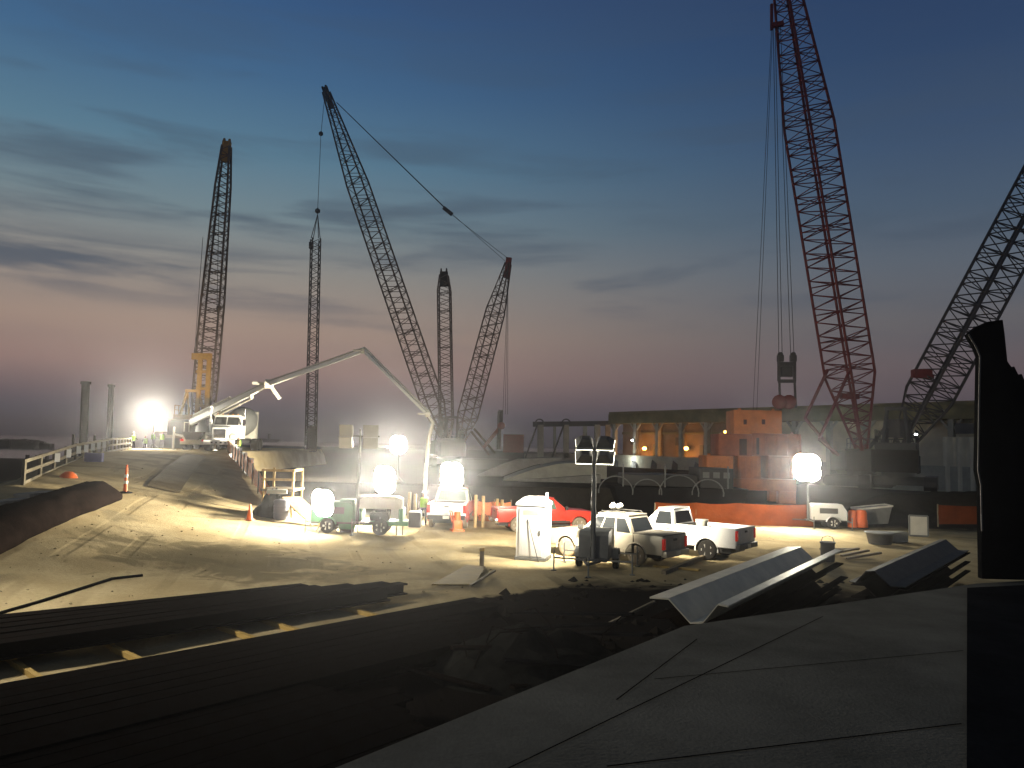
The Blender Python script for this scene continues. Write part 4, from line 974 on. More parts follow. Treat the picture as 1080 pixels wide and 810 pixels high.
# ------------------------------------------------------------------ mixer truck, facing the camera
p = og(232, 479); p = at(232, 478.5, 73); p.z = 3.1
t = thing('mixer_truck', 'white concrete mixer truck facing down the ramp', 'truck', p, R(-86))     # local +x is forward
def dual(parent, x, r=.52, W=1.02, n=2):
    for sd in (1, -1): wheel(parent, x, sd*(W-.02), r, r, .5 if n == 2 else .32, sd, 'rubber', 'offwhite', 5)
mb = MB(); mb.prism([(-1.5, .75), (.2, .75), (.3, 1.0), (.25, 1.85), (-.9, 2.0), (-1.5, 2.0)], (0, .62, 0), (1, 0, 0), (0, 0, 1), (0, -1.24, 0)); mb.build('hood', 'white', t, bevel=.06)
MB().bb(.27, .33, -.45, .45, 1.02, 1.72).build('grille', 'chrome', t, bevel=.02)
g_ = MB()
for i in range(9): g_.bb(.33, .345, -.42+i*.1, -.38+i*.1, 1.05, 1.69)
g_.build('grille_bars', 'dgrey', t)
MB().bb(.25, .50, -1.18, 1.18, .48, .86).build('bumper', 'white', t, bevel=.04)
for i in range(4): MB().bb(.50, .52, -.62+i*.35, -.46+i*.35, .60, .72).build('tow_slot', 'trim', t)
for sd in (1, -1):
    MB().prism([(-1.0, .9), (.1, .9), (.12, 1.25), (-.15, 1.42), (-.9, 1.42), (-1.1, 1.2)], (0, sd*.62, 0), (1, 0, 0), (0, 0, 1), (0, sd*.55, 0)).build('mudguard', 'offwhite', t, bevel=.05)
    MB().lathe([(0, .14), (.13, .13), (.14, .06), (.14, 0)], (.05, sd*.82, 1.14), (1, 0, 0), 14).build('headlight', 'headl', t)
    MB().bar((-1.3, sd*1.05, 2.2), (-1.15, sd*1.42, 2.3), .04).box((-1.15, sd*1.42, 2.3), (.1, .2, .5)).build('mirror', 'chrome', t)
    MB().cyl((-3.1, sd*.95, 1.0), (-3.1, sd*.95, 3.5), .09, n=10).build('exhaust_stack', 'chrome', t)
cab = MB(); cab.loft([[V((x, y, 1.0)) for x, y in ((-2.95, -1.1), (-1.35, -1.1), (-1.35, 1.1), (-2.95, 1.1))], [V((x, y, 2.0)) for x, y in ((-2.95, -1.1), (-1.3, -1.1), (-1.3, 1.1), (-2.95, 1.1))], [V((x, y, 2.85)) for x, y in ((-2.95, -1.0), (-1.6, -1.0), (-1.6, 1.0), (-2.95, 1.0))]])
cb = cab.build('cab', 'white', t, bevel=.07)
for y0, y1 in ((-.95, -.04), (.04, .95)): MB().quad((-1.285, y0, 2.08), (-1.285, y1, 2.08), (-1.555, y1*.96, 2.72), (-1.555, y0*.96, 2.72), .02).build('windscreen', 'glass', cb)
MB().bb(-1.75, -1.35, -1.05, 1.05, 2.80, 2.90).build('sun_visor', 'offwhite', cb, bevel=.02)
for i in range(5): MB().lathe([(.05, 0), (.05, .06), (0, .08)], (-1.6, -.8+i*.4, 2.93), (0, 0, 1), 8).build('marker_lamp', 'amber', cb)
MB().lathe([(.35, -1.9), (.95, -1.2), (1.22, -.3), (1.22, .5), (1.0, 1.5), (.55, 2.3), (.5, 2.5)], (-5.6, 0, 2.45), (-1, 0, .22), 24).build('drum', 'grey', t)
MB().bb(-8.8, -1.5, -.5, .5, .65, .95).build('chassis', 'dgrey', t)
MB().prism([(-8.4, .9), (-7.6, .9), (-7.9, 3.4), (-8.6, 3.5)], (0, .7, 0), (1, 0, 0), (0, 0, 1), (0, -1.4, 0)).build('charge_hopper', 'offwhite', t, bevel=.04)
for x in (-.5, -6.4, -7.7): dual(t, x)
MB().tube([(-1.8, -1.25, 1.0), (-1.5, -1.3, 2.4), (-1.2, -1.25, 3.0), (-.4, -.95, 3.45)], .13, 8).build('discharge_chute', 'white', t)

t.scale = (1.2, 1.2, 1.2)
# pump truck with its boom over the lot
pb = at(204, 475.5, 74); pb.z = 3.1
t = thing('pump_truck', 'white concrete pump truck with its long folding boom reaching over the lot', 'pump truck', pb, R(-80)); inv = t.matrix_basis.inverted()
loc = lambda v: inv @ V(v)
MB().bb(-7, .5, -.5, .5, .75, 1.05).build('chassis', 'dgrey', t); MB().bb(-6.5, -.3, -1.15, 1.15, 1.05, 1.75).build('deck', 'offwhite', t, bevel=.05)
MB().bb(.3, .6, -1.15, 1.15, .55, 1.05).build('rear_bumper', 'offwhite', t, bevel=.03)
MB().loft([[V((x, y, 1.0)) for x, y in ((-.2, -.55), (.9, -.55), (.9, .55), (-.2, .55))], [V((x, y, 1.75)) for x, y in ((-.5, -.95), (1.2, -.95), (1.2, .95), (-.5, .95))]]).build('hopper', 'rust', t, bevel=.03)
for sd in (1, -1):
    MB().bb(.6, .66, sd*.95-.14, sd*.95+.14, .85, 1.05).build('tail_light', 'taill', t)
    MB().bar((-.6, sd*1.0, 1.3), (-.2, sd*1.9, 1.5), .2).cyl((-.2, sd*1.9, 0), (-.2, sd*1.9, 2.2), .10, n=8).cyl((-.2, sd*1.9, 0), (-.2, sd*1.9, .08), .3, n=10).build('outrigger', 'white', t)
    MB().bar((-.4, sd*1.05, 1.75), (-.4, sd*1.05, 2.7), .06).bar((-2.4, sd*1.05, 1.75), (-2.4, sd*1.05, 2.7), .06).bar((-.4, sd*1.05, 2.65), (-2.4, sd*1.05, 2.65), .06).build('guard_rail', 'offwhite', t)
for x in (-1.2, -2.4, -5.8): dual(t, x)
MB().lathe([(.75, 0), (.7, .6), (.5, .8), (.45, 1.5), (0, 1.55)], (-3.6, 0, 1.75), n=16).build('turret', 'white', t)
B0 = pb + Matrix.Rotation(R(-80), 3, 'Z') @ V((-3.6, 0, 3.2)); B0 = at(201, 446, B0.y)
J1, J2, J3, HE = at(284, 405, 69), at(384, 370, 57.5), at(451, 437, 46.2), at(447, 541, 45.4)
def seg(nm, a, b, w0, w1, n=2):
    a, b = loc(a), loc(b); x, y = basis(b-a)
    f = lambda p, w: [p + x*(w*.4*sx_) + y*(w*.6*sy_) for sx_, sy_ in ((-1, -1), (1, -1), (1, 1), (-1, 1))]
    o = MB().loft([f(a, w0), f(b, w1)]).build(nm, 'white', t, bevel=.02)
    pp = MB(); off = y*(w0*.6+.12); pp.tube([a+off, b+y*(w1*.6+.12)], .065, 6); pp.build('delivery_pipe', 'offwhite', o); return o
s1 = seg('boom_section', B0, J1, .46, .34); s2 = seg('boom_section', J1, J2, .32, .2); s3 = seg('boom_section', J2, J3, .22, .15)
up = V((0, 0, 1))
for f0, f1, dz in ((.04, .52, .62), (.40, .80, -.55)):
    a, b = B0.lerp(J1, f0)+up*dz, B0.lerp(J1, f1)+up*dz
    MB().cyl(loc(a), loc(a.lerp(b, .65)), .13, n=10).cyl(loc(a.lerp(b, .6)), loc(b), .09, n=8).bar(loc(b), loc(B0.lerp(J1, f1)), .25).bar(loc(a), loc(B0.lerp(J1, f0)), .2).build('lift_cylinder', 'offwhite', s1)
for J, k in ((J1, 1.), (J2, .55), (J3, .4)):
    MB().cyl(loc(J)-V((.0, .35*k, 0)), loc(J)+V((0, .35*k, 0)), .42*k, n=12).bar(loc(J), loc(J+V((1.0*k, 0, -1.3*k))), .28*k).bar(loc(J), loc(J+V((-1.5*k, 0, .05*k))), .24*k).build('boom_joint', 'offwhite', t)
MB().tube([loc(J3), loc(J3+V((.35, 0, -.5))), loc(at(452, 462, 45.8)), loc(at(449, 500, 45.5)), loc(HE)], [.09, .10, .11, .12, .12], 8).build('end_hose', 'offwhite', t)

# ------------------------------------------------------------------ cranes
def P(o, px, py, Y): return at(px, py, Y) - V(o)
def crawler(t, c, rot, m, sc=1.):
    """crawler base, house, cab, counterweight as parts of t, centred at c (local)"""
    q = Matrix.Rotation(rot, 3, 'Z'); w = lambda x, y, z: V(c) + q @ V((x*sc, y*sc, z*sc))
    for sd in (1, -1):
        mb = MB(); mb.prism([(-3.2, .35), (-2.9, .05), (2.9, .05), (3.2, .35), (3.2, .75), (2.9, 1.1), (-2.9, 1.1), (-3.2, .75)], w(0, sd*2.3-.45, 0), q @ V((sc, 0, 0)), (0, 0, sc), q @ V((0, .9*sc, 0))); mb.build('crawler_track', 'trim', t, bevel=.03)
    MB().cyl(w(0, 0, .9), w(0, 0, 1.5), 1.3*sc, n=20).box(w(0, 0, .7), (2.2*sc, 4*sc, .7*sc), q).build('carbody', 'dgrey', t)
    MB().box(w(-1.4, 0, 2.6), (5.4*sc, 2.9*sc, 2.2*sc), q).build('machine_house', m, t, bevel=.08)
    MB().box(w(-4.6, 0, 2.3), (1.2*sc, 3.2*sc, 1.7*sc), q).build('counterweight', 'rust', t, bevel=.06)
    cbn = MB().box(w(1.9, 1.15, 2.55), (1.5*sc, 1.0*sc, 1.9*sc), q).build('operator_cab', m, t, bevel=.06)
    rl = MB()
    for sy in (-1, 1):
        for i in range(5): rl.cyl(w(-3.9+i*1.25, sy*1.4, 3.7), w(-3.9+i*1.25, sy*1.4, 4.7), .04*sc, n=5)
        for z in (4.2, 4.7): rl.cyl(w(-3.9, sy*1.4, z), w(1.1, sy*1.4, z), .035*sc, n=5)
    rl.build('handrail', m, t)
    gt = MB()
    for sy in (-1, 1): gt.bar(w(-3.6, sy*.9, 3.6), w(-2.6, sy*.6, 6.4), .22*sc); gt.bar(w(-.6, sy*.9, 3.6), w(-2.6, sy*.6, 6.4), .2*sc)
    gt.bar(w(-2.6, -.8, 6.4), w(-2.6, .8, 6.4), .3*sc); gt.build('gantry', m, t)
    MB().cyl(w(-2.2, .7, 3.6), w(-2.2, .7, 4.9), .14*sc, n=8).build('exhaust', 'trim', t)
    for i in range(4): MB().box(w(-3.3+i*1.05, -1.46, 2.55), (.8*sc, .05*sc, 1.3*sc), q).build('side_louvre', 'trim', t)
    MB().box(w(2.66, 1.15, 2.8), (.05*sc, .8*sc, 1.1*sc), q).build('cab_window', 'glass', cbn)
def boom_crane(name, label, base, foot, tip, width, bays, m, ang, cr, lr, house_rot, hm, prof=None, house=True, sc=1., group='lattice boom cranes', hoff=V((0, 0, 0))):
    t = thing(name, label, 'crane', base, 0, group); o = V(base)
    a, b = V(foot)-o, V(tip)-o
    prof = prof or [(0, .25, .25), (.14, 1, 1), (.82, 1, 1), (1, .35, .45)]
    prof_tip = prof[-1][1]
    prof = [(q_[0], q_[1]*width/2, q_[2]*width/2) for q_ in prof]
    ax = (b-a).normalized(); vw = (V(foot)+V(tip))/2 - V((0, 0, CAMZ)); nn = ax.cross(vw).normalized(); vv = nn.cross(ax).normalized(); side = nn*math.cos(R(ang)) + vv*math.sin(R(ang))
    bm_ = MB().lattice(a, b, prof, side, cr, lr, bays).build('boom', m, t)
    ax = (b-a).normalized()
    hd2 = MB(); tw = width*prof_tip*.9; hd2.bar(b-ax*width*.9, b+ax*width*.25, tw, tw*1.1)
    sd = V(side).normalized()
    for k in (-1, 1): hd2.lathe([(0, -.06), (tw*.62, -.06), (tw*.62, .06), (0, .06)], b+ax*width*.2+sd*(tw*.4*k), sd, 14)
    hd2.build('boom_head', hm, bm_)
    if house: crawler(t, hoff, house_rot, hm, sc)
    return t, a, b, ax
RAMPZ = 3.1
# yellow crane on the ramp
bY = at(208, 470, 88); bY.z = RAMPZ
t, a, b, ax = boom_crane('crawler_crane', 'yellow-brown crane with a steep lattice boom on the ramp behind the pump truck', bY, at(213, 448, 88), at(239, 154, 84), 2.0, 58, 'brownboom', 16, .12, .045, R(95), 'yellow', prof=[(0, .9, .9), (.12, 1.05, 1), (.45, 1.0, 1.), (.86, .66, .7), (1, .40, .4)], sc=1.0)
o = bY
mb = MB(); mb.bar(P(o, 207, 450, 86.5), P(o, 212, 374, 86), .42); mb.bar(P(o, 217, 450, 86.5), P(o, 221, 374, 86), .42)
for y in (374, 392, 410, 428, 445): mb.bar(P(o, 207, y, 86.2), P(o, 221, y, 86.2), .3)
mb.bar(P(o, 203, 376, 86), P(o, 223, 376, 86), .55, .7); mb.build('mast_frame', 'yellow', t)
mb = MB(); mb.tube([P(o, 232, 160, 84), P(o, 229, 320, 85), P(o, 230, 360, 85.5)], .035, 4); mb.build('hoist_line', 'cable', t); MB().lathe([(0, -.35), (.28, -.2), (.28, .2), (0, .35)], P(o, 231, 325, 85)).build('hook_block', 'brownboom', t)
mb = MB(); mb.tube([P(o, 214, 250, 84.6), P(o, 205, 376, 86.2)], .03, 4).tube([P(o, 236, 165, 84), P(o, 204, 376, 86.4)], .025, 4); mb.build('pendant_line', 'cable', t)

# far ringer crane: long boom leaning left, shorter mast leaning right, joined by its pendant
JZ = 1.0
bF = at(474, 470, 112); bF.z = JZ; o = bF
t, a, b, ax = boom_crane('ringer_crane', 'far crane with long left-leaning boom tied by a cable to its right-leaning mast', bF, at(469, 462, 111), at(344, 97, 104), 2.6, 64, 'brownboom', 20, .125, .05, R(100), 'darkboom', prof=[(0, .3, .3), (.10, 1, 1), (.74, .92, .92), (1, .28, .34)], sc=1.1)
m0, m1 = P(o, 486, 466, 113), P(o, 536, 278, 116)
ms = MB().lattice(m0, m1, [(0, .4, .4), (.14, 1.15, 1.15), (.72, 1.1, 1.1), (1, .35, .4)], (1, -.4, -.3), .12, .05, 34).build('mast', 'brownboom', t)
MB().bar(m1-V((.2, 0, 2.2)), m1+V((.1, 0, .9)), .7, .9).build('mast_head', 'redpaint', ms)
sp_ = P(o, 473, 223, 109)
mb = MB(); tp = P(o, 355, 108, 104.3)
mb.tube([tp, sp_+V((0, .2, 0))], .06, 5).tube([tp, sp_+V((0, -.2, 0))], .06, 5)
for k in (-.5, .5): mb.tube([sp_+V((0, k, 0)), m1+V((k, 0, .4))], .035, 4)
mb.build('pendant_cable', 'cable', t); MB().bar(sp_-V((.75, 0, -.55)), sp_+V((.55, 0, -.45)), .42, .5).build('equalizer_block', 'darkboom', t)
mb = MB()
for px in (531, 533.5, 536): mb.tube([m1+V((0, 0, -.5)), P(o, px-.6, 437, 115)], .03, 4)
mb.build('mast_line', 'cable', t); MB().box(P(o, 528, 439, 115), (.7, .5, 1.9)).build('hook_block', 'darkboom', t)
tip = P(o, 343, 96, 104); lt = P(o, 335, 222, 103.6)
mb = MB(); mb.tube([tip, P(o, 338.5, 141, 104), lt], .035, 4); mb.build('hoist_line', 'cable', t); MB().lathe([(0, -.4), (.3, -.15), (.3, .15), (0, .4)], P(o, 338.5, 141, 104), n=10).build('headache_ball', 'darkboom', t)
mb = MB(); mb.lathe([(.0, 0), (.35, .25), (.35, .6), (0, .9)], lt-V((0, 0, .5)), n=10); mb.build('hook_block', 'darkboom', t)
mb = MB(); mb.bar(P(o, 500, 452, 113), P(o, 522, 478, 113), .3).bar(P(o, 497, 455, 113), P(o, 516, 480, 113), .3); mb.build('back_strut', 'brownboom', t)
# hanging lead
lo = at(327, 478, 103.5); lo.z = JZ
t = thing('pile_lead', 'slender lattice pile lead hanging upright from the far crane hook', 'pile lead', lo, 0); o = lo
a, b = P(o, 327.5, 476, 103.5), P(o, 333, 252, 103.5)
MB().lattice(a, b, [(0, .62, .62), (1, .56, .56)], (1, .5, 0), .085, .04, 46).build('lattice_body', 'darkboom', t)
mb = MB(); tb = P(o, 335, 226, 103.5)
for i in range(4):
    sx_, sy_ = ((-1, -1), (1, -1), (1, 1), (-1, 1))[i]; mb.cyl(b+V((sx_*.5, sy_*.5, 0)), tb, .06, .05, n=5)
mb.build('lifting_bridle', 'darkboom', t); MB().box(b+V((-.5, -.3, -1.0)), (.5, .5, .9)).build('sheave_box', 'darkboom', t)
MB().box(P(o, 329, 462, 103.3), (1.1, .8, 3.2)).build('pile_hammer', 'rust', t, bevel=.05)
# upright boom behind it
bU = at(470, 472, 128); bU.z = JZ
boom_crane('crawler_crane', 'far crane with an almost upright boom and rusty head, between the leaning pair', bU, at(471, 462, 128), at(468.3, 290, 126), 2.1, 36, 'brownboom', 8, .125, .05, R(80), 'rust', prof=[(0, .5, .5), (.1, 1, 1), (.9, .95, .95), (1, .6, .7)])
# small derrick and red container beyond the concrete ramp
bD = at(512, 472, 104); bD.z = JZ+.4; o = bD
t = thing('derrick', 'small dark derrick with a short slanting arm left of the red container', 'crane', bD)
MB().bar(P(o, 510, 472, 104), P(o, 528, 450, 104), .45).lathe([(0, -.3), (.5, -.3), (.5, .3), (0, .3)], P(o, 529, 449, 104), (0, 1, 0), 14).build('arm', 'redpaint', t)
MB().cyl(P(o, 526, 474, 104), P(o, 527, 434, 104), .28, n=8).build('mast', 'darkboom', t); MB().bb(-3, 3.2, -1.5, 1.5, -.5, 1.0).build('base', 'trim', t, bevel=.1)
c0, c1 = at(530.5, 477, 106), at(552.5, 458.5, 106)
t = thing('red_container', 'dull red box container standing far off left of the long building', 'container', ((c0.x+c1.x)/2, 106, c0.z)); w2 = (c1.x-c0.x)/2
MB().bb(-w2, w2, -1.2, 1.2, 0, c1.z-c0.z).build('container_body', 'redbox', t, bevel=.04)
mb = MB()
for i in range(8): mb.bb(-w2+.15+i*(2*w2-.3)/7-.05, -w2+.15+i*(2*w2-.3)/7+.05, -1.24, -1.2, .1, c1.z-c0.z-.1)
mb.build('ribs', 'redbox', t)

# near red crane
bR = at(908, 490, 73); bR.z = 1.2; o = bR
t, a, b, ax = boom_crane('crawler_crane', 'near crane with a very tall red lattice boom behind the orange-red blocks', bR, at(909, 474, 72), at(812, -120, 66), 3.05, 80, 'redpaint', 41, .125, .052, R(150), 'darkboom', prof=[(0, .22, .22), (.135, 1, 1), (.58, 1, 1), (.80, .56, .56), (1, .3, .3)], sc=.95)
mb = MB(); mb.bar(P(o, 873, 390, 70.5), P(o, 849, 441, 68), .2); mb.bar(P(o, 896, 391, 70.5), P(o, 864, 463, 68), .2); mb.bar(P(o, 849, 441, 68), P(o, 880, 478, 70), .22); mb.bar(P(o, 864, 463, 68), P(o, 884, 480, 70), .22)
mb.build('boom_strut', 'redpaint', t)
mb = MB(); mb.box(P(o, 896, 418, 70.8), (1.6, .6, .5)); mb.build('name_board', 'redpaint', t)
mb = MB()
for px0, px1 in ((815.5, 821.5), (817.5, 825), (821, 834), (823, 837.5)): mb.tube([P(o, px0, 24, 66), P(o, px1, 376, 66.5)], .028, 4)
mb.build('hoist_lines', 'cable', t)
mb = MB()
for px0, px1 in ((814, 794), (815, 798)): mb.tube([P(o, px0, 24, 66), P(o, px1, 438, 67)], .022, 4)
mb.build('tag_lines', 'cable', t)
MB().box(P(o, 813.8, 18, 66), (.22, .25, 2.4)).bar(P(o, 814, 27, 66), P(o, 826, 25, 66), .4).bar(P(o, 814, -8, 66), P(o, 824, -8, 66), .3).build('jib_sheaves', 'redpaint', t)
hb = MB()
for px in (823, 836.5):
    hb.box(P(o, px, 378, 66.5), (.5, .4, .55)); hb.lathe([(0, -.12), (.22, -.12), (.22, .12), (0, .12)], P(o, px, 374, 66.5), (0, 1, 0), 10)
hb.bar(P(o, 821.5, 381, 66.5), P(o, 821.5, 402, 66.5), .22).bar(P(o, 838, 381, 66.5), P(o, 838, 402, 66.5), .22).bar(P(o, 821, 384, 66.5), P(o, 839, 384, 66.5), .35).bar(P(o, 821, 402, 66.5), P(o, 839, 402, 66.5), .30).box(P(o, 829.5, 392, 66.5), (.9, .5, .9))
hook = hb.build('hook_block', 'darkboom', t)
mb = MB(); mb.bar(P(o, 822, 402, 66.5), P(o, 823, 432, 66.6), .16).bar(P(o, 838, 402, 66.5), P(o, 839.5, 430, 66.6), .16); mb.build('hook_link', 'darkboom', hook)
mb = MB()
for px in (822, 832): mb.lathe([(0, -.35), (.62, -.3), (.62, .3), (0, .35)], P(o, px, 424, 66.6), (.3, 1, 0), 14)
mb.build('load_block', 'redpaint', hook)
# dark crane at the right
bK = at(948, 492, 69); bK.z = 1.2; o = bK
t, a, b, ax = boom_crane('crawler_crane', 'near dark crane whose lattice boom slants steeply right behind the steel shell', bK, at(944, 484, 68), at(1170, 62, 64), 2.7, 64, 'darkboom', 42, .135, .058, R(60), 'trim', prof=[(0, .22, .22), (.16, 1, 1), (.8, 1, 1), (1, .35, .35)], sc=1.1)
mb = MB(); mb.box(P(o, 972, 394, 67), (1.5, .8, .7)).bar(P(o, 962, 396, 67), P(o, 984, 398, 67), .35).build('boom_walkway', 'redpaint', t)
MB().box(P(o, 948, 452, 67.4), (1.7, 1.3, 1.6), R(30)).build('winch_house', 'darkboom', t, bevel=.1)
for px, py in ((942, 470), (966, 458), (963, 484), (967, 484)):
    lp = at(px, py, 66.0); q_ = .24 if px == 942 else .11
    lt_ = thing('work_lamp', 'small white work lamp on the near dark crane', 'lamp', lp, 0, 'small white lamps on the dark crane')
    MB().lathe([(0, -.25), (q_, -.2), (q_*1.1, 0)], (0, 0, 0), (-.3, -1, -.2), 10).build('housing', 'trim', lt_); MB().lathe([(q_, 0), (q_*.8, .06), (0, .08)], (0, 0, 0), (-.3, -1, -.2), 10).build('lamp_glass', 'lensw', lt_)
    if px == 942: point('lamp_glow', V(lp)+V((-.2, -.6, -.1)), 24000*E, (1, .95, .76), .15, None)

# ------------------------------------------------------------------ stacked orange-red blocks
YB = 64.0
M['oredbox_dull'] = mat('dull_red_brown_paint', (.34, .085, .03), .75, 0, var=.5, scale=1.1, bump=.2, bscale=5)
M['oredbox_bright'] = mat('bright_orange_paint', (.58, .17, .03), .65, 0, var=.4, scale=.8, bump=.12, bscale=5)
def blk(x0, y0, x1, y1, dep, label, extra=None, dy=0., paint='oredbox', ribs=0):
    a, b = at(x0, y1, YB), at(x1, y0, YB)
    t = thing('counterweight_block', label, 'counterweight', ((a.x+b.x)/2, YB+dy+dep/2, a.z), R(-4), 'stacked orange-red blocks'); w, h = (b.x-a.x)/2, b.z-a.z
    MB().bb(-w, w, -dep/2, dep/2, .004, h-.004).build('block_body', paint, t, bevel=.06)
    if ribs:
        rb_ = MB()
        for i in range(ribs): xx = -w+.25+(2*w-.5)*i/(ribs-1); rb_.bb(xx-.06, xx+.06, -dep/2-.09, -dep/2+.02, .08, h-.08)
        rb_.bb(-w+.05, w-.05, -dep/2-.09, -dep/2+.02, h-.2, h-.08); rb_.build('stiffener_rib', paint, t)
    lg = MB()
    for sx_ in (-1, 1): lg.bb(sx_*w*.7-.12, sx_*w*.7+.12, -dep*.3-.05, -dep*.3+.05, h-.03, h+.16)
    lg.build('lifting_lug', paint, t)
    for e in extra or ():                                  # darker recesses
        MB().bb(-w+e[0]*2*w, -w+e[1]*2*w, -dep/2-.012, -dep/2+.05, h*e[2], h*e[3]).build(e[4], M[e[5]] if e[5] in M else e[5], t)
    return t
dk = mat('dark_recess', (.06, .022, .016), .8, 0, var=.3)
M['dark_recess'] = dk
legs = thing('block_frame', 'orange-red legged steel frame under the stacked blocks', 'frame', (at(795, 530, YB).x, YB+2, 0), R(-4), 'stacked orange-red blocks')
zt_ = at(795, 505, YB).z
mb = MB(); mb.bb(-3.6, 3.6, -2, 2, zt_-.95, zt_-.004); mb.build('frame_beam', 'oredbox', legs, bevel=.05)
for x0, x1 in ((-3.0, -2.0), (2.2, 3.6)):
    for y in (-1.9, 1.1): MB().bb(x0, x1, y, y+.8, -.3, zt_-.95).build('leg', 'oredbox', legs, bevel=.04)
blk(747, 481, 775, 505, 3.8, 'left block in the lower tier of the orange-red stack', paint='oredbox_bright', ribs=3)
blk(781, 481, 805, 505, 3.8, 'middle block in the lower tier of the orange-red stack', dy=.25, ribs=4)
blk(812, 481, 838, 505, 3.8, 'right block in the lower tier of the orange-red stack', paint='oredbox_dull', ribs=3)
blk(760, 458, 795, 480.5, 3.6, 'left block in the middle tier with a dark recess', [(.62, .84, .05, .78, 'recess', 'dark_recess')], dy=.1, paint='oredbox_dull')
blk(796, 458, 847, 480.5, 3.6, 'wide right block in the middle tier with a dark recess', [(.05, .14, .05, .8, 'recess', 'dark_recess')], dy=.1, paint='oredbox_dull', ribs=5)
blk(777, 433, 827, 457.5, 3.2, 'topmost orange block of the stack with two small square openings', [(.20, .27, .40, .60, 'opening', 'dark_recess'), (.58, .65, .42, .62, 'opening', 'dark_recess')], dy=.3, paint='oredbox_bright')

# ------------------------------------------------------------------ long dockside building
A0, A1 = V((17.6, 137, 0)), V((56, 82, 0)); bd = (A1-A0).normalized(); LB = (A1-A0).length; nf = V((bd.y, -bd.x, 0)); nf = nf if nf.y < 0 else -nf
t = thing('dock_building', 'long weathered waterfront building with a heavy top beam and columned bays', 'building', A0, ybear(bd))
# local x along the front, local -y toward the viewer
MB().bb(0, LB+20, -.4, 12, 8.5, 10.2).build('top_beam', 'beam', t, bevel=.1)
MB().bb(.5, LB+20, -.7, 11.5, 10.2, 10.55).build('roof', 'beam', t)
MB().bb(0, 34, 3.2, 3.6, 2.6, 8.5).build('wall', 'bldg', t)
MB().bb(0, 34, 3.0, 3.2, 6.7, 7.1).build('wall_band', 'beam', t)
MB().bb(34, LB+20, 2.2, 2.6, 2.6, 8.5).build('wall', 'panel', t)
MB().bb(-.5, LB+20, -.2, 12, 2.3, 2.6).build('deck', 'concrete', t)
for i in range(14):
    x = 1.2 + i*5.2
    m_ = MB(); m_.bb(x-.32, x+.32, -.15, .5, 2.6, 8.5)
    m_.bar((x, .1, 7.0), (x-1.2, .1, 8.5), .26).bar((x, .1, 7.0), (x+1.2, .1, 8.5), .26); m_.build('column', 'pale', t)
    if x < 42:
        MB().bb(x+1.2, x+2.0, 3.08, 3.2, 2.62 if i % 2 else 4.9, 5.0 if i % 2 else 6.2).build('door' if i % 2 else 'window', 'dgrey', t)
        MB().bb(x+3.1, x+3.35, 2.9, 3.2, 2.6, 8.4).build('pilaster', 'bldg', t)
pw = MB(); pw.bb(-2, LB+20, -.7, -.2, -.2, 3.05); pw.build('parapet_wall', 'pale', t)
for i in range(11):
    x = 2 + i*4.6; MB().prism([(0, 2.5), (0, .1), (1.5, .1)], (x, -.7, 0), (.6, -1.0, 0), (0, 0, 1), (.8, .4, 0)).build('buttress', 'dgrey', t)
MB().bb(-4, LB+22, -1.2, 12, -3, -.2).build('foundation', 'hull', t)
# corrugated infill near the right end
cx0 = LB-9.5; prof = []
n = 60
for i in range(n+1): prof.append((cx0+i*14/n, .9+.30*math.cos(i*14/n*2*math.pi/1.35)))
prof += [(cx0+14, 1.6), (cx0, 1.6)]
MB().prism(prof, (0, -1.5, -.19), (1, 0, 0), (0, 1, 0), (0, 0, 6.6)).build('corrugated_wall', 'panel', t)
MB().bb(cx0+1.5, cx0+3.5, -.5, -.42, 6.8, 8.0).build('service_hatch', 'dgrey', t)
# open colonnade left of it
t2 = thing('open_colonnade', 'open row of pale columns with hoop-topped frames, beside the red container', 'colonnade', at(556, 484, 140)*1.0, 0); o = V(t2.location)
MB().bar(P(o, 562, 447.5, 140), P(o, 650, 446.5, 140), .8, .9).build('top_beam', 'dgrey', t2)
MB().bar(P(o, 553, 485, 140), P(o, 652, 484, 140), 1.0, 2.2).build('base_beam', 'concrete', t2)
for px, w in ((570, 1.1), (585, .5), (597, 1.0), (617, .7), (630, 1.0), (641, .9)): MB().bar(P(o, px, 483, 140), P(o, px, 448, 140), w).build('column', 'pale', t2)
for px in (569, 597):
    MB().tube([P(o, px, 446.5, 139.4)+V((.75*math.cos(R(a)), 0, .75*math.sin(R(a)))) for a in range(-10, 200, 15)], .14, 6).build('hoop', 'dgrey', t2)
    MB().bar(P(o, px-2, 447, 139.4), P(o, px-15, 483, 139.4), .28).build('brace', 'dgrey', t2)
# sodium lamps under the beam
for px, py, pw_ in ((680, 473, 1), (724, 473, 1)):
    # point on the building front near the sight line
    d_ = ray(px, py); c_ = V((0, 0, CAMZ)); nn = V((-bd.y, bd.x, 0)); q_ = A0 - nf*2.1
    k = ((q_-c_).dot(nn))/d_.dot(nn); lp = c_+d_*k
    lt_ = thing('sodium_lamp', 'glaring orange sodium lamp on the long building, ' + {680: 'left of the bright two', 724: 'right of the bright two'}[px], 'lamp', lp, ybear(bd), 'sodium lamps of the long building')
    MB().bb(-.35, .35, .1, .5, -.25, .3).build('housing', 'dgrey', lt_); MB().lathe([(.0, -.30), (.30, -.18), (.38, 0), (.30, .18), (0, .30)], (0, -.05, 0), n=14).build('lamp_glass', 'sodium', lt_)
    point('sodium_glow', lp + nf*.6 + V((0, 0, -.1)), 620*E*pw_, (1, .38, .06), .3)
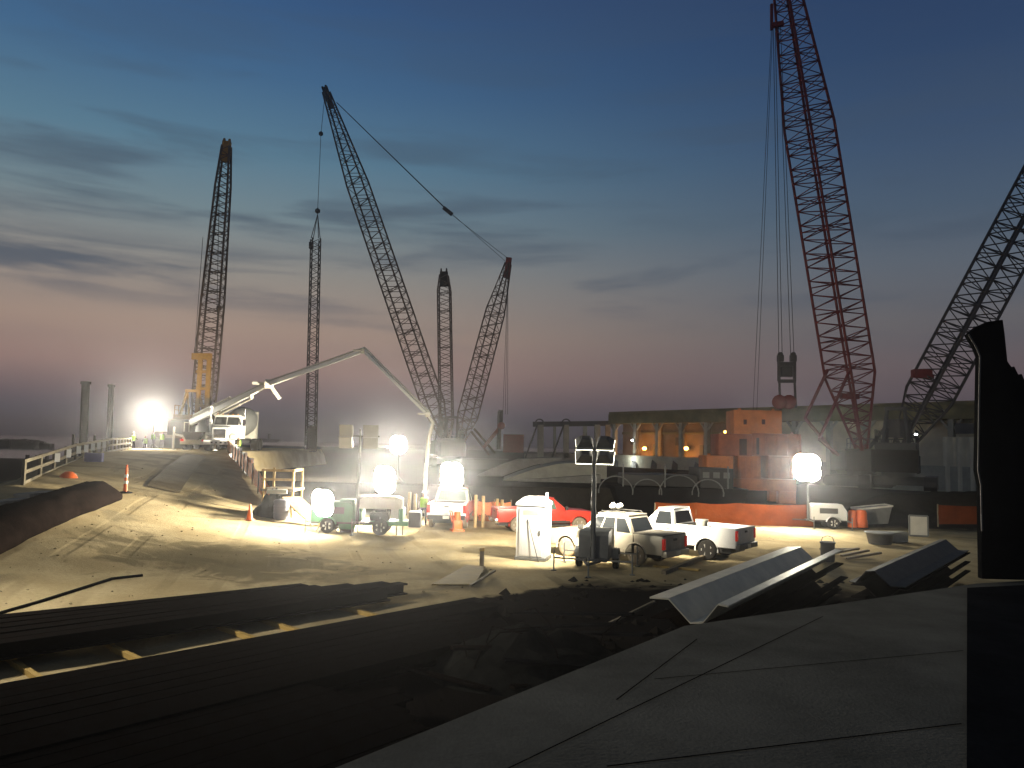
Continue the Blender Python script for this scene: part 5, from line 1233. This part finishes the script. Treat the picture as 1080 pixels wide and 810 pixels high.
for px, py in ((667, 464.5), (669, 485), (765, 455.5)):
    d_ = ray(px, py); nn = V((-bd.y, bd.x, 0)); k = ((A0+nf*.6-V((0, 0, CAMZ))).dot(nn))/d_.dot(nn); lp = V((0, 0, CAMZ))+d_*k
    lt_ = thing('wall_lamp', 'small pale lamp fixed on the long building front' if px < 700 else 'small pale lamp peeping out above the orange-red stack', 'lamp', lp, ybear(bd), 'small lamps of the long building')
    if py > 480: point('lamp_glow', lp + nf*1.2, 450*E, (.95, .98, .85), .15)
    MB().bb(-.2, .2, .05, .4, -.18, .18).build('housing', 'dgrey', lt_); MB().lathe([(0, -.2), (.2, -.1), (.2, .1), (0, .2)], n=10).build('lamp_glass', 'sodium' if px > 700 else 'lensw', lt_)
d_ = ray(883, 468); 
# ------------------------------------------------------------------ curved concrete ramp and the dark barge
YR = 72
t = thing('concrete_ramp', 'pale curved concrete ramp wall rising toward the long building', 'ramp', (0, YR, 0))
def xz(px, py, Y=YR): p = at(px, py, Y); return (p.x, p.z)
MB().prism([xz(494, 520), xz(520, 511), xz(545, 501), xz(566, 494), xz(590, 489), xz(640, 487), xz(640, 505), xz(560, 509), xz(545, 513)], (0, 0, 0), (1, 0, 0), (0, 0, 1), (0, 9, 0)).build('ramp_wall', 'pale', t, bevel=.03)
MB().prism([xz(480, 514), xz(505, 503), xz(525, 494), xz(548, 486.5), xz(580, 484.5), xz(600, 485), xz(590, 488.4), xz(566, 493.4), xz(545, 500.4), xz(520, 510.4), xz(494, 519.4)], (0, 9.01, 0), (1, 0, 0), (0, 0, 1), (0, 5, 0)).build('ramp_parapet', 'concrete', t)
MB().prism([xz(507, 516), xz(546, 514), xz(546, 560), xz(507, 560)], (0, -.5, 0), (1, 0, 0), (0, 0, 1), (0, 6, 0)).build('abutment', 'panel', t, bevel=.05)
MB().prism([xz(546.5, 506), xz(632, 500), xz(632, 512), xz(546.5, 514)], (0, -1.2, 0), (1, 0, 0), (0, 0, 1), (0, 8, 0)).build('ledge', 'concrete', t, bevel=.05)
MB().prism([xz(546.5, 514.4), xz(632, 512.4), xz(632, 560), xz(546.5, 560)], (0, -.2, 0), (1, 0, 0), (0, 0, 1), (0, 6, 0)).build('lower_wall', 'concrete', t)
YG = 62
h0, h1 = at(628, 548, YG), at(790, 520, YG)
t = thing('work_barge', 'black work barge with hose hoops moored behind the parked trucks', 'barge', ((h0.x+h1.x)/2, YG, -1.4)); hw = (h1.x-h0.x)/2-1; zd = at(700, 512, YG).z+1.4
MB().loft([[V((x, y, 0)) for x, y in ((-hw+1, -3), (hw-1, -3), (hw-1, 3), (-hw+1, 3))], [V((x, y, zd)) for x, y in ((-hw, -3.2), (hw, -3.2), (hw, 3.2), (-hw, 3.2))]]).build('hull', 'hull', t)
mb = MB(); mb.bb(-hw+1, hw-3.5, -1.5, 2, zd, zd+.9); mb.build('deck_machinery', 'trim', t, bevel=.1)
dh = MB().bb(hw-3.4, hw-.8, -2, 2, zd, zd+1.5).build('deckhouse', 'trim', t, bevel=.06)
for i in range(3): MB().bb(hw-3.2+i*.8, hw-2.7+i*.8, -2.03, -2.0, zd+.75, zd+1.2).build('window', 'grey', dh)
for i, (x, r) in enumerate(((-5.0, 1.3), (-2.6, 1.1), (-.2, 1.5), (2.0, 1.2))):
    MB().tube([V((x+r*math.cos(R(a)), -3.3, zd-.4+r*.9*math.sin(R(a)))) for a in range(-10, 200, 14)], .05, 6).build('hose_hoop', 'grey', t)
for x in (-4.4, -1.2, 3.6): MB().cyl((x, -3.0, zd), (x, -3.0, zd+1.7), .06, n=6).build('stanchion', 'grey', t)
# barge and piles on the water at the left
bx = MB(); bx.prism([(-92, 128), (-74, 134), (-44, 80), (-27, 44), (-26, 30), (-60, 40)], (0, 0, -1.8), (1, 0, 0), (0, 1, 0), (0, 0, 1.9))
t = thing('flat_barge', 'wide flat black barge moored on the water left of the ramp', 'barge', (0, 0, 0)); bx.build('hull', 'hull', t)
for i in range(7): MB().cyl((-80+i*1.8, 128-i*.3, .1), (-80+i*1.8, 128-i*.3, .8), .3, n=8).build('bollard', 'hull', t)
for px, yt, yb, Y, lab in ((90.5, 404, 466, 74, 'thicker dark steel pile standing in the water, left of the pair'), (117.5, 407, 466, 78, 'thinner dark steel pile standing in the water, right of the pair')):
    a = at(px-1, yb, Y); b = at(px, yt, Y); r = .36 if px < 100 else .27
    t = thing('steel_pile', lab, 'pile', (a.x, Y, -3), 0, 'steel piles in the water'); q_ = V((a.x, Y, -3))
    MB().cyl((0, 0, 0), b-q_, r, n=16).build('pile_shaft', 'black', t); MB().cyl(b-q_-V((0, 0, .1)), b-q_+V((0, 0, .15)), r*1.3, n=16).build('cap', 'black', t)
for px, yt, yb in ((77.5, 458, 472), (100, 459, 470)):
    a, b = at(px, yb, 60), at(px, yt, 60); tag(MB().cyl((0, 0, -3.5), b-a, .10, n=8).build('thin_pile', 'rust', loc=a), 'thin stake standing in the water behind the guard rail', 'stake', 'thin stakes behind the guard rail')
# ship on the horizon
sh = at(268, 463.5, 1500); t = thing('distant_ship', 'hazy grey ship far out on the horizon', 'ship', (sh.x, 1500, -1.3)); k = 1500/F
MB().prism([(-24*k, 5*k), (-22*k, .0), (24*k, 0), (27*k, 3*k)], (0, 0, 0), (1, 0, 0), (0, 0, 1), (0, 12, 0)).build('hull', 'dgrey', t)
MB().bb(-9*k, 3*k, 0, 10, 3.5*k, 8*k).bb(-6*k, 0, 0, 10, 8*k, 10*k).build('superstructure', 'dgrey', t); MB().bb(14*k, 16*k, 2, 8, 3.5*k, 9*k).build('mast', 'dgrey', t)

# ------------------------------------------------------------------ concrete parapet behind the people and a low shed
a, b = at(166, 462, 84), at(197, 477, 84)
t = thing('equipment_box', 'low pale-topped dark equipment box behind the workers', 'equipment box', ((a.x+b.x)/2, 84, 3.1))
MB().bb((a.x-b.x)/2, (b.x-a.x)/2, -1, 1, 0, 1.1).build('box_body', 'trim', t, bevel=.04); MB().bb((a.x-b.x)/2-.05, (b.x-a.x)/2+.05, -1.05, 1.05, 1.1, 1.75).build('box_lid', 'oldwood', t, bevel=.04)

# ------------------------------------------------------------------ people
def person(label, loc, rot, pose=0, vest=True, hat=True, group='workers on the site'):
    """standing 1.76 m figure grown from a skinned skeleton"""
    t = thing('person', label, 'person', loc, rot, group); sw = .10 + .05*(pose % 3)
    pts = [(0, 0, .96), (0, 0, 1.15), (0, 0, 1.40), (0, 0, 1.52), (0, 0, 1.60), (.02, 0, 1.70),
           (.0, .10, .90), (.05+sw*.4, .12, .50), (sw, .13, .09), (sw+.14, .14, .04),
           (.0, -.10, .90), (.03, -.12, .50), (-sw, -.13, .09), (-sw+.14, -.14, .04),
           (0, .19, 1.42), (-.02+.1*(pose == 1), .26, 1.15), (.10+.18*(pose == 1), .25, .92+.2*(pose == 1)), (.14+.22*(pose == 1), .24, .84+.25*(pose == 1)),
           (0, -.19, 1.42), (-.03, -.27, 1.15), (.08+.2*(pose == 2), -.26, .92+.28*(pose == 2)), (.12+.26*(pose == 2), -.22, .84+.36*(pose == 2))]
    ed = [(0, 1), (1, 2), (2, 3), (3, 4), (4, 5), (0, 6), (6, 7), (7, 8), (8, 9), (0, 10), (10, 11), (11, 12), (12, 13), (2, 14), (14, 15), (15, 16), (16, 17), (2, 18), (18, 19), (19, 20), (20, 21)]
    rad = [.15, .14, .16, .06, .085, .075, .10, .065, .05, .045, .10, .065, .05, .045, .065, .048, .036, .038, .065, .048, .036, .038]
    me = bpy.data.meshes.new('body'); me.from_pydata(pts, ed, []); ob = bpy.data.objects.new('body', me); COL.objects.link(ob)
    sk = ob.modifiers.new('skin', 'SKIN'); ob.modifiers.new('sub', 'SUBSURF').levels = 1
    for v, r_ in zip(me.skin_vertices[0].data, rad): v.radius = (r_, r_*(.8 if r_ > .12 else 1))
    me.skin_vertices[0].data[0].use_root = True
    dg = bpy.context.evaluated_depsgraph_get(); nm = bpy.data.meshes.new_from_object(ob.evaluated_get(dg)); bpy.data.objects.remove(ob)
    nm.materials.append(M['shirt']); nm.materials.append(M['jean']); nm.materials.append(M['skin'])
    for p in nm.polygons:
        p.use_smooth = True; z = p.center.z; p.material_index = 2 if z > 1.5 else 1 if z < .95 and abs(p.center.y) < .2 else 0
    b = bpy.data.objects.new('body', nm); COL.objects.link(b); b.parent = t
    if vest:
        rg = lambda z, rx, ry: [V((rx*math.cos(2*math.pi*i/14), ry*math.sin(2*math.pi*i/14), z)) for i in range(14)]
        MB().loft([rg(.93, .17, .20), rg(1.15, .165, .195), rg(1.38, .17, .22), rg(1.47, .10, .14)]).build('vest', 'vest', t)
    if hat: MB().lathe([(.15, 1.70), (.115, 1.72), (.11, 1.77), (.08, 1.82), (0, 1.84)], (.02, 0, 0), n=14).build('hard_hat', 'hat', t)
    mb = MB(); mb.box((.105, 0, 1.655), (.03, .02, .03)); mb.box((.09, .03, 1.68), (.012, .016, .01)); mb.box((.09, -.03, 1.68), (.012, .016, .01)); mb.box((.092, 0, 1.61), (.012, .04, .008)); mb.build('face', 'skin', t)
    return t
def stand(px, Y): 
    q_ = at(px, 470, Y); return V((q_.x, Y, G(q_.x, Y)))
person('worker in dark trousers standing nearest the lens in front of the equipment box', stand(170.5, 75), R(-80), 0, True)
person('worker in a lime vest, left of the pair before the equipment box', stand(161, 79), R(30), 1)
person('worker in a lime vest standing near the light tower mast with one arm raised', stand(153, 79.5), R(-60), 2)
person('worker leftmost of the group by the guard rail end', stand(140, 76), R(-30), 1, True)
person('worker in a lime vest beside the front wheel of the mixer truck', stand(252, 71), R(200), 2, True)
p = og(444, 556); person('worker in a lime vest standing alone between the green trailer and the red truck', V((p.x, p.y+1, 0)), R(-90), 0, True)

# ------------------------------------------------------------------ render settings
vs_ = scene.view_settings; vs_.view_transform = 'Standard'; vs_.look = 'None'; vs_.gamma = 1; vs_.exposure = EXPO if 'EXPO' in globals() else 0.
vs_.use_curve_mapping = False
c = scene.cycles; c.max_bounces = 5; c.diffuse_bounces = 2; c.glossy_bounces = 3; c.transparent_max_bounces = 8; c.volume_bounces = 0
c.use_denoising = True; c.sample_clamp_indirect = 4; c.use_light_tree = True; c.caustics_reflective = False; c.caustics_refractive = False
